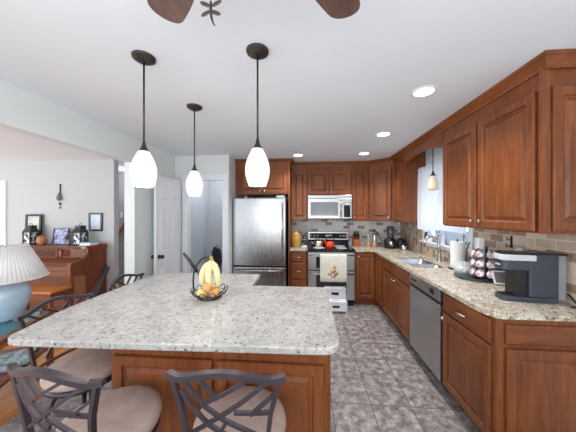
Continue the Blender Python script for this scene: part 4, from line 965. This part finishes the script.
def lantern(label, x, y):
    k = thing('lantern', label, 'lantern', (x, y, PZ2), 'black lanterns on the piano'); w_ = .078; z = PZ2
    obj('base', MB().box(x - w_, x + w_, y - w_, y + w_, z, z + .022), 'black', k, .004)
    for sx in (-1, 1):
        for sy in (-1, 1):
            cx_, cy_ = x + sx * (w_ - .015), y + sy * (w_ - .015); obj('corner_post', MB().box(cx_ - .009, cx_ + .009, cy_ - .009, cy_ + .009, z + .022, z + .20), 'black', k)
    g = .064
    obj('glass', MB().box(x - g, x + g, y - g, y + g, z + .022, z + .20), 'lantern_glass', k)
    vs = [(x - w_, y - w_, z + .20), (x + w_, y - w_, z + .20), (x + w_, y + w_, z + .20), (x - w_, y + w_, z + .20), (x - .045, y - .045, z + .275), (x + .045, y - .045, z + .275), (x + .045, y + .045, z + .275), (x - .045, y + .045, z + .275)]
    obj('roof', MB().add(vs, [(0, 1, 5, 4), (1, 2, 6, 5), (2, 3, 7, 6), (3, 0, 4, 7), (4, 5, 6, 7), (3, 2, 1, 0)]), 'black', k)
    obj('cap', MB().box(x - .05, x + .05, y - .05, y + .05, z + .275, z + .315), 'black', k, .004)
    obj('ring', MB().tube(arc((x, y, z + .33), .022, 0, 2 * PI * 15 / 16, 15, 'xz'), .004, 6, True), 'black', k)
lantern('black lantern with etched glass on piano left, before the taller frame', -4.585, 3.62)
lantern('black lantern with etched glass on piano right, under the small picture', -3.70, 3.62)
k = thing('clay_pot', 'round tan clay pot between lantern and colourful picture', 'pot', (-4.33, 3.57, PZ2))
obj('pot', MB().lathe([(.035, 0), (.052, .015), (.068, .06), (.060, .11), (.045, .13), (.0001, .131)], (-4.33, 3.57, PZ2), 28), plain('tan_clay', (176, 120, 78), .45, var=.12), k)
obj('lid', MB().lathe([(.047, .131), (.045, .138), (.02, .15), (.008, .155), (.0001, .16)], (-4.33, 3.57, PZ2), 20), plain('tan_clay_lid', (160, 106, 66), .45), k)
def frame(label, x0, x1, z0, z1, y, fmat, pmat, b_=.03, lean=0.0, easel=False):
    k = thing('picture_frame', label, 'picture', ((x0 + x1) / 2, y, z0)); w_ = x1 - x0; h_ = z1 - z0
    mt = Matrix.Translation((x0, y, z0)) @ Matrix.Rotation(-lean, 4, 'X')
    obj('frame', MB().box(0, w_, -.02, 0, 0, b_, mt).box(0, w_, -.02, 0, h_ - b_, h_, mt).box(0, b_, -.02, 0, b_, h_ - b_, mt).box(w_ - b_, w_, -.02, 0, b_, h_ - b_, mt), fmat, k)
    obj('picture', MB().box(b_, w_ - b_, -.010, -.004, b_, h_ - b_, mt), pmat, k)
    return k
frame('black framed pale green picture standing behind left lantern', -4.86, -4.56, PZ2, 1.50, 3.755, 'black', 'pic_green', .035, .03)
frame('small black framed pale blue picture hung right above the piano', -3.715, -3.47, 1.215, 1.525, 3.799, 'black', 'pic_pale', .028)
frame('colourful purple and green picture leaning on the piano top', -4.235, -3.965, PZ2, 1.265, 3.66, 'black', 'pic_color', .008, .12)
k = MB(); 
for i in range(9):
    a = i * .75; k.ball((-3.885 + .02 * math.cos(a), 3.57 + .02 * math.sin(a), PZ2 + .02 + .02 * i), .030 - .0012 * i, .018, .022)
tag(obj('silver_ornament', k, plain('tarnished_silver', (136, 128, 122), .4, .6)), 'little silver ornament between colourful picture and right lantern', 'ornament')
k = thing('book', 'pale blue book lying flat on the piano right end', 'book', (-3.50, 3.58, PZ2))
obj('cover', MB().box(-3.60, -3.415, 3.50, 3.66, PZ2, PZ2 + .008).box(-3.60, -3.415, 3.50, 3.66, PZ2 + .042, PZ2 + .05).box(-3.60, -3.592, 3.50, 3.66, PZ2 + .008, PZ2 + .042), plain('pale_blue_cover', (150, 188, 206), .5), k)
obj('pages', B(-3.592, -3.42, 3.505, 3.655, PZ2 + .008, PZ2 + .042), 'paper', k)
k = thing('red_runner', 'dark red scarf draped over the piano right top edge', 'runner', (-3.4, 3.6, PZ2))
vs = []; fs = []
for i in range(13):
    t = i / 12; y = 3.44 + .32 * t; dr = .045 + .03 * abs(math.sin(t * 7))
    for xx_, z in ((-3.46, 1.004), (-3.376, 1.005), (-3.369, .999), (-3.366, 1.0 - dr * .5), (-3.363, 1.0 - dr)): vs.append((xx_, y, z))
for i in range(12):
    for j in range(4): q = i * 5 + j; fs.append((q, q + 1, q + 6, q + 5))
obj('cloth', MB().add(vs, fs, True), plain('dark_red_cloth', (140, 50, 40), .8, var=.2, scale=30), k)
obj('gold_tassel', MB().ball((-3.42, 3.405, .985), .045, .018, .026), plain('gold_tassel', (190, 140, 80), .6), k)
k = thing('wall_chime', 'slim hanging metal chime with hearts on the living room wall', 'wall decoration', (-4.25, 3.79, 1.6))
obj('hanger', MB().tube([(-4.25, 3.79, 2.01), (-4.25, 3.785, 1.82)], .009, 8).ball((-4.25, 3.79, 2.01), .014), 'iron', k)
obj('glass_drop', MB().lathe([(.006, .09), (.03, .04), (.034, .0), (.02, -.03), (.004, -.04)], (-4.25, 3.765, 1.77), 18), plain('grey_green_glass', (110, 128, 128), .2), k)
for z, q in ((1.685, .022), (1.615, .014)):
    obj('heart', MB().ball((-4.25 - q * .5, 3.785, z), q * .62, .006, q * .62).ball((-4.25 + q * .5, 3.785, z), q * .62, .006, q * .62).tube([(-4.25, 3.785, z), (-4.25, 3.785, z - q * 1.6)], [q * .95, .001], 10), 'black', k)
obj('thread', MB().tube([(-4.25, 3.785, 1.74), (-4.25, 3.785, 1.59)], .0025, 6), 'iron', k)
# folded dark tables leaning by the piano
k = thing('folded_tray_table', 'dark folded tray table leaning beside the piano right side', 'tray table', (-3.16, 3.2, 0))
for dx in (0, .07):
    mt = Matrix.Translation((-3.235 + dx, 3.18 - dx * .3, .010)) @ Matrix.Rotation(-.56, 4, 'X')
    obj('leaf', MB().box(-.026, .026, -.012, .012, 0.01, .80 - dx * .4, mt), 'darkwood', k, .004)
# stair rail beyond the wall end
k = thing('stair_rail', 'oak handrail on the stair wall seen past living room wall', 'handrail', (-4.1, 4.93, .85))
obj('rail', MB().tube([(-4.25, 4.93, .92), (-3.60, 4.93, 1.86)], .034, 12), 'oak', k)
obj('bracket', MB().tube([(-4.05, 5.0, 1.13), (-4.05, 4.94, 1.16), (-4.05, 4.93, 1.19)], .008, 8), 'nickel', k)
tag(obj('light_switch', B(-4.15, -4.08, 4.99, 4.9995, 1.43, 1.55), 'white', None, .002), 'white light switch plate above the oak handrail', 'switch')
# hallway things behind the door opening
k = thing('hanging_coat', 'black coat bundle hanging at the half wall in the hallway', 'coat', (-1.86, 4.83, .1))
bg = MB()
for x, y, z, rx, rz in ((-1.90, 4.80, .66, .07, .17), (-1.83, 4.80, .58, .07, .22), (-1.87, 4.79, .38, .09, .25)): bg.ball((x, y, z), rx, .05, rz)
obj('coat', bg, plain('black_cloth', (30, 31, 36), .8, var=.3, scale=20), k)
obj('hanging_hook', MB().tube([(-1.87, 4.86, .86), (-1.87, 4.80, .84), (-1.87, 4.79, .87)], .006, 8), 'nickel', k)

# ------------------------------------------------------------------ lamp, lamp table, magazines
LX, LY = -2.565, 1.84
TT = .60
k = thing('end_table', 'dark two-shelf side table with teal glass top under the lamp', 'table', (LX, LY, 0))
ang = math.radians(22)
mt = Matrix.Translation((-2.17, 1.53, 0)) @ Matrix.Rotation(ang, 4, 'Z')   # local: -x away from the island, y along the near edge
tw_, tl_ = .62, .62
obj('glass_top', MB().box(-tw_ + .045, -.045, -.20, tl_ - .045, TT - .012, TT, mt), 'tealglass', k)
obj('top_frame', MB().box(-.045, 0, -.245, tl_, TT - .035, TT + .002, mt).box(-tw_, -tw_ + .045, -.245, tl_, TT - .035, TT + .002, mt).box(-tw_ + .045, -.045, -.245, -.20, TT - .035, TT + .002, mt).box(-tw_ + .045, -.045, tl_ - .045, tl_, TT - .035, TT + .002, mt), 'piano', k, .004)
obj('lower_shelf', MB().box(-tw_ + .02, -.02, -.22, tl_ - .02, .25, .275, mt), 'piano', k)
obj('apron', MB().box(-.03, -.015, -.2, tl_ - .05, TT - .075, TT - .036, mt), 'bench', k)
for x in (-tw_ + .025, -.03):
    for y in (-.22, tl_ - .03): obj('leg', MB().box(x - .018, x + .018, y - .018, y + .018, 0, TT - .036, mt), 'piano', k)
k = thing('table_lamp', 'pale blue ribbed ceramic lamp with pleated ivory shade on end table', 'lamp', (LX, LY, TT))
z = TT + .002
obj('lamp_base', MB().lathe([(.07, 0), (.085, .006), (.10, .03), (.135, .12), (.150, .20), (.148, .25), (.12, .29), (.05, .31), (.025, .315), (.022, .33)], (LX, LY, z), 48, None, True), 'blueglaze', k)
obj('socket', MB().lathe([(.015, .33), (.015, .42), (.004, .425), (.004, .62), (.012, .63), (.0001, .645)], (LX, LY, z), 12), 'nickel', k)
sh = MB().lathe([(.262, .352), (.135, .625)], (LX, LY, z), 240, None, True, 60, .0022)
sh.f = sh.f[:-2]; sh.sm = sh.sm[:-2]
o = obj('lamp_shade', sh, 'shade', k); o.modifiers.new('thick', 'SOLIDIFY').thickness = .003
shf = obj('shade_frame', MB().tube(arc((LX, LY, z + .352), .262, 0, 2 * PI * 47 / 48, 47), .004, 6, True).tube(arc((LX, LY, z + .625), .135, 0, 2 * PI * 31 / 32, 31), .004, 6, True).tube([(LX - .135, LY, z + .623), (LX + .135, LY, z + .623)], .003, 6), 'shade', k)
for i, (dx, dy, rot, lab) in enumerate(((-.16, .34, .1, 'blue and white magazine on the lamp table lower shelf'), (-.15, .35, .35, 'glossy magazine lying crosswise on top of the shelf pile'))):
    m2 = mt @ Matrix.Translation((dx, dy, .276 + .013 * i)) @ Matrix.Rotation(rot, 4, 'Z')
    tag(obj('magazine', MB().box(-.11, .11, -.15, .15, 0, .011, m2), 'magazine', None, .002), lab, 'magazine')
k = MB()
for i in range(10): q = mt @ Vector((-.13 + .045 * math.cos(i * 2.3), -.06 + .07 * math.sin(i * 1.7), .31 + .022 * (i % 4))); k.ball(q, .045, .038, .03)
tag(obj('crumpled_bag', k, 'magazine'), 'crumpled blue and white bag on lower shelf, nearest the stool', 'bag')
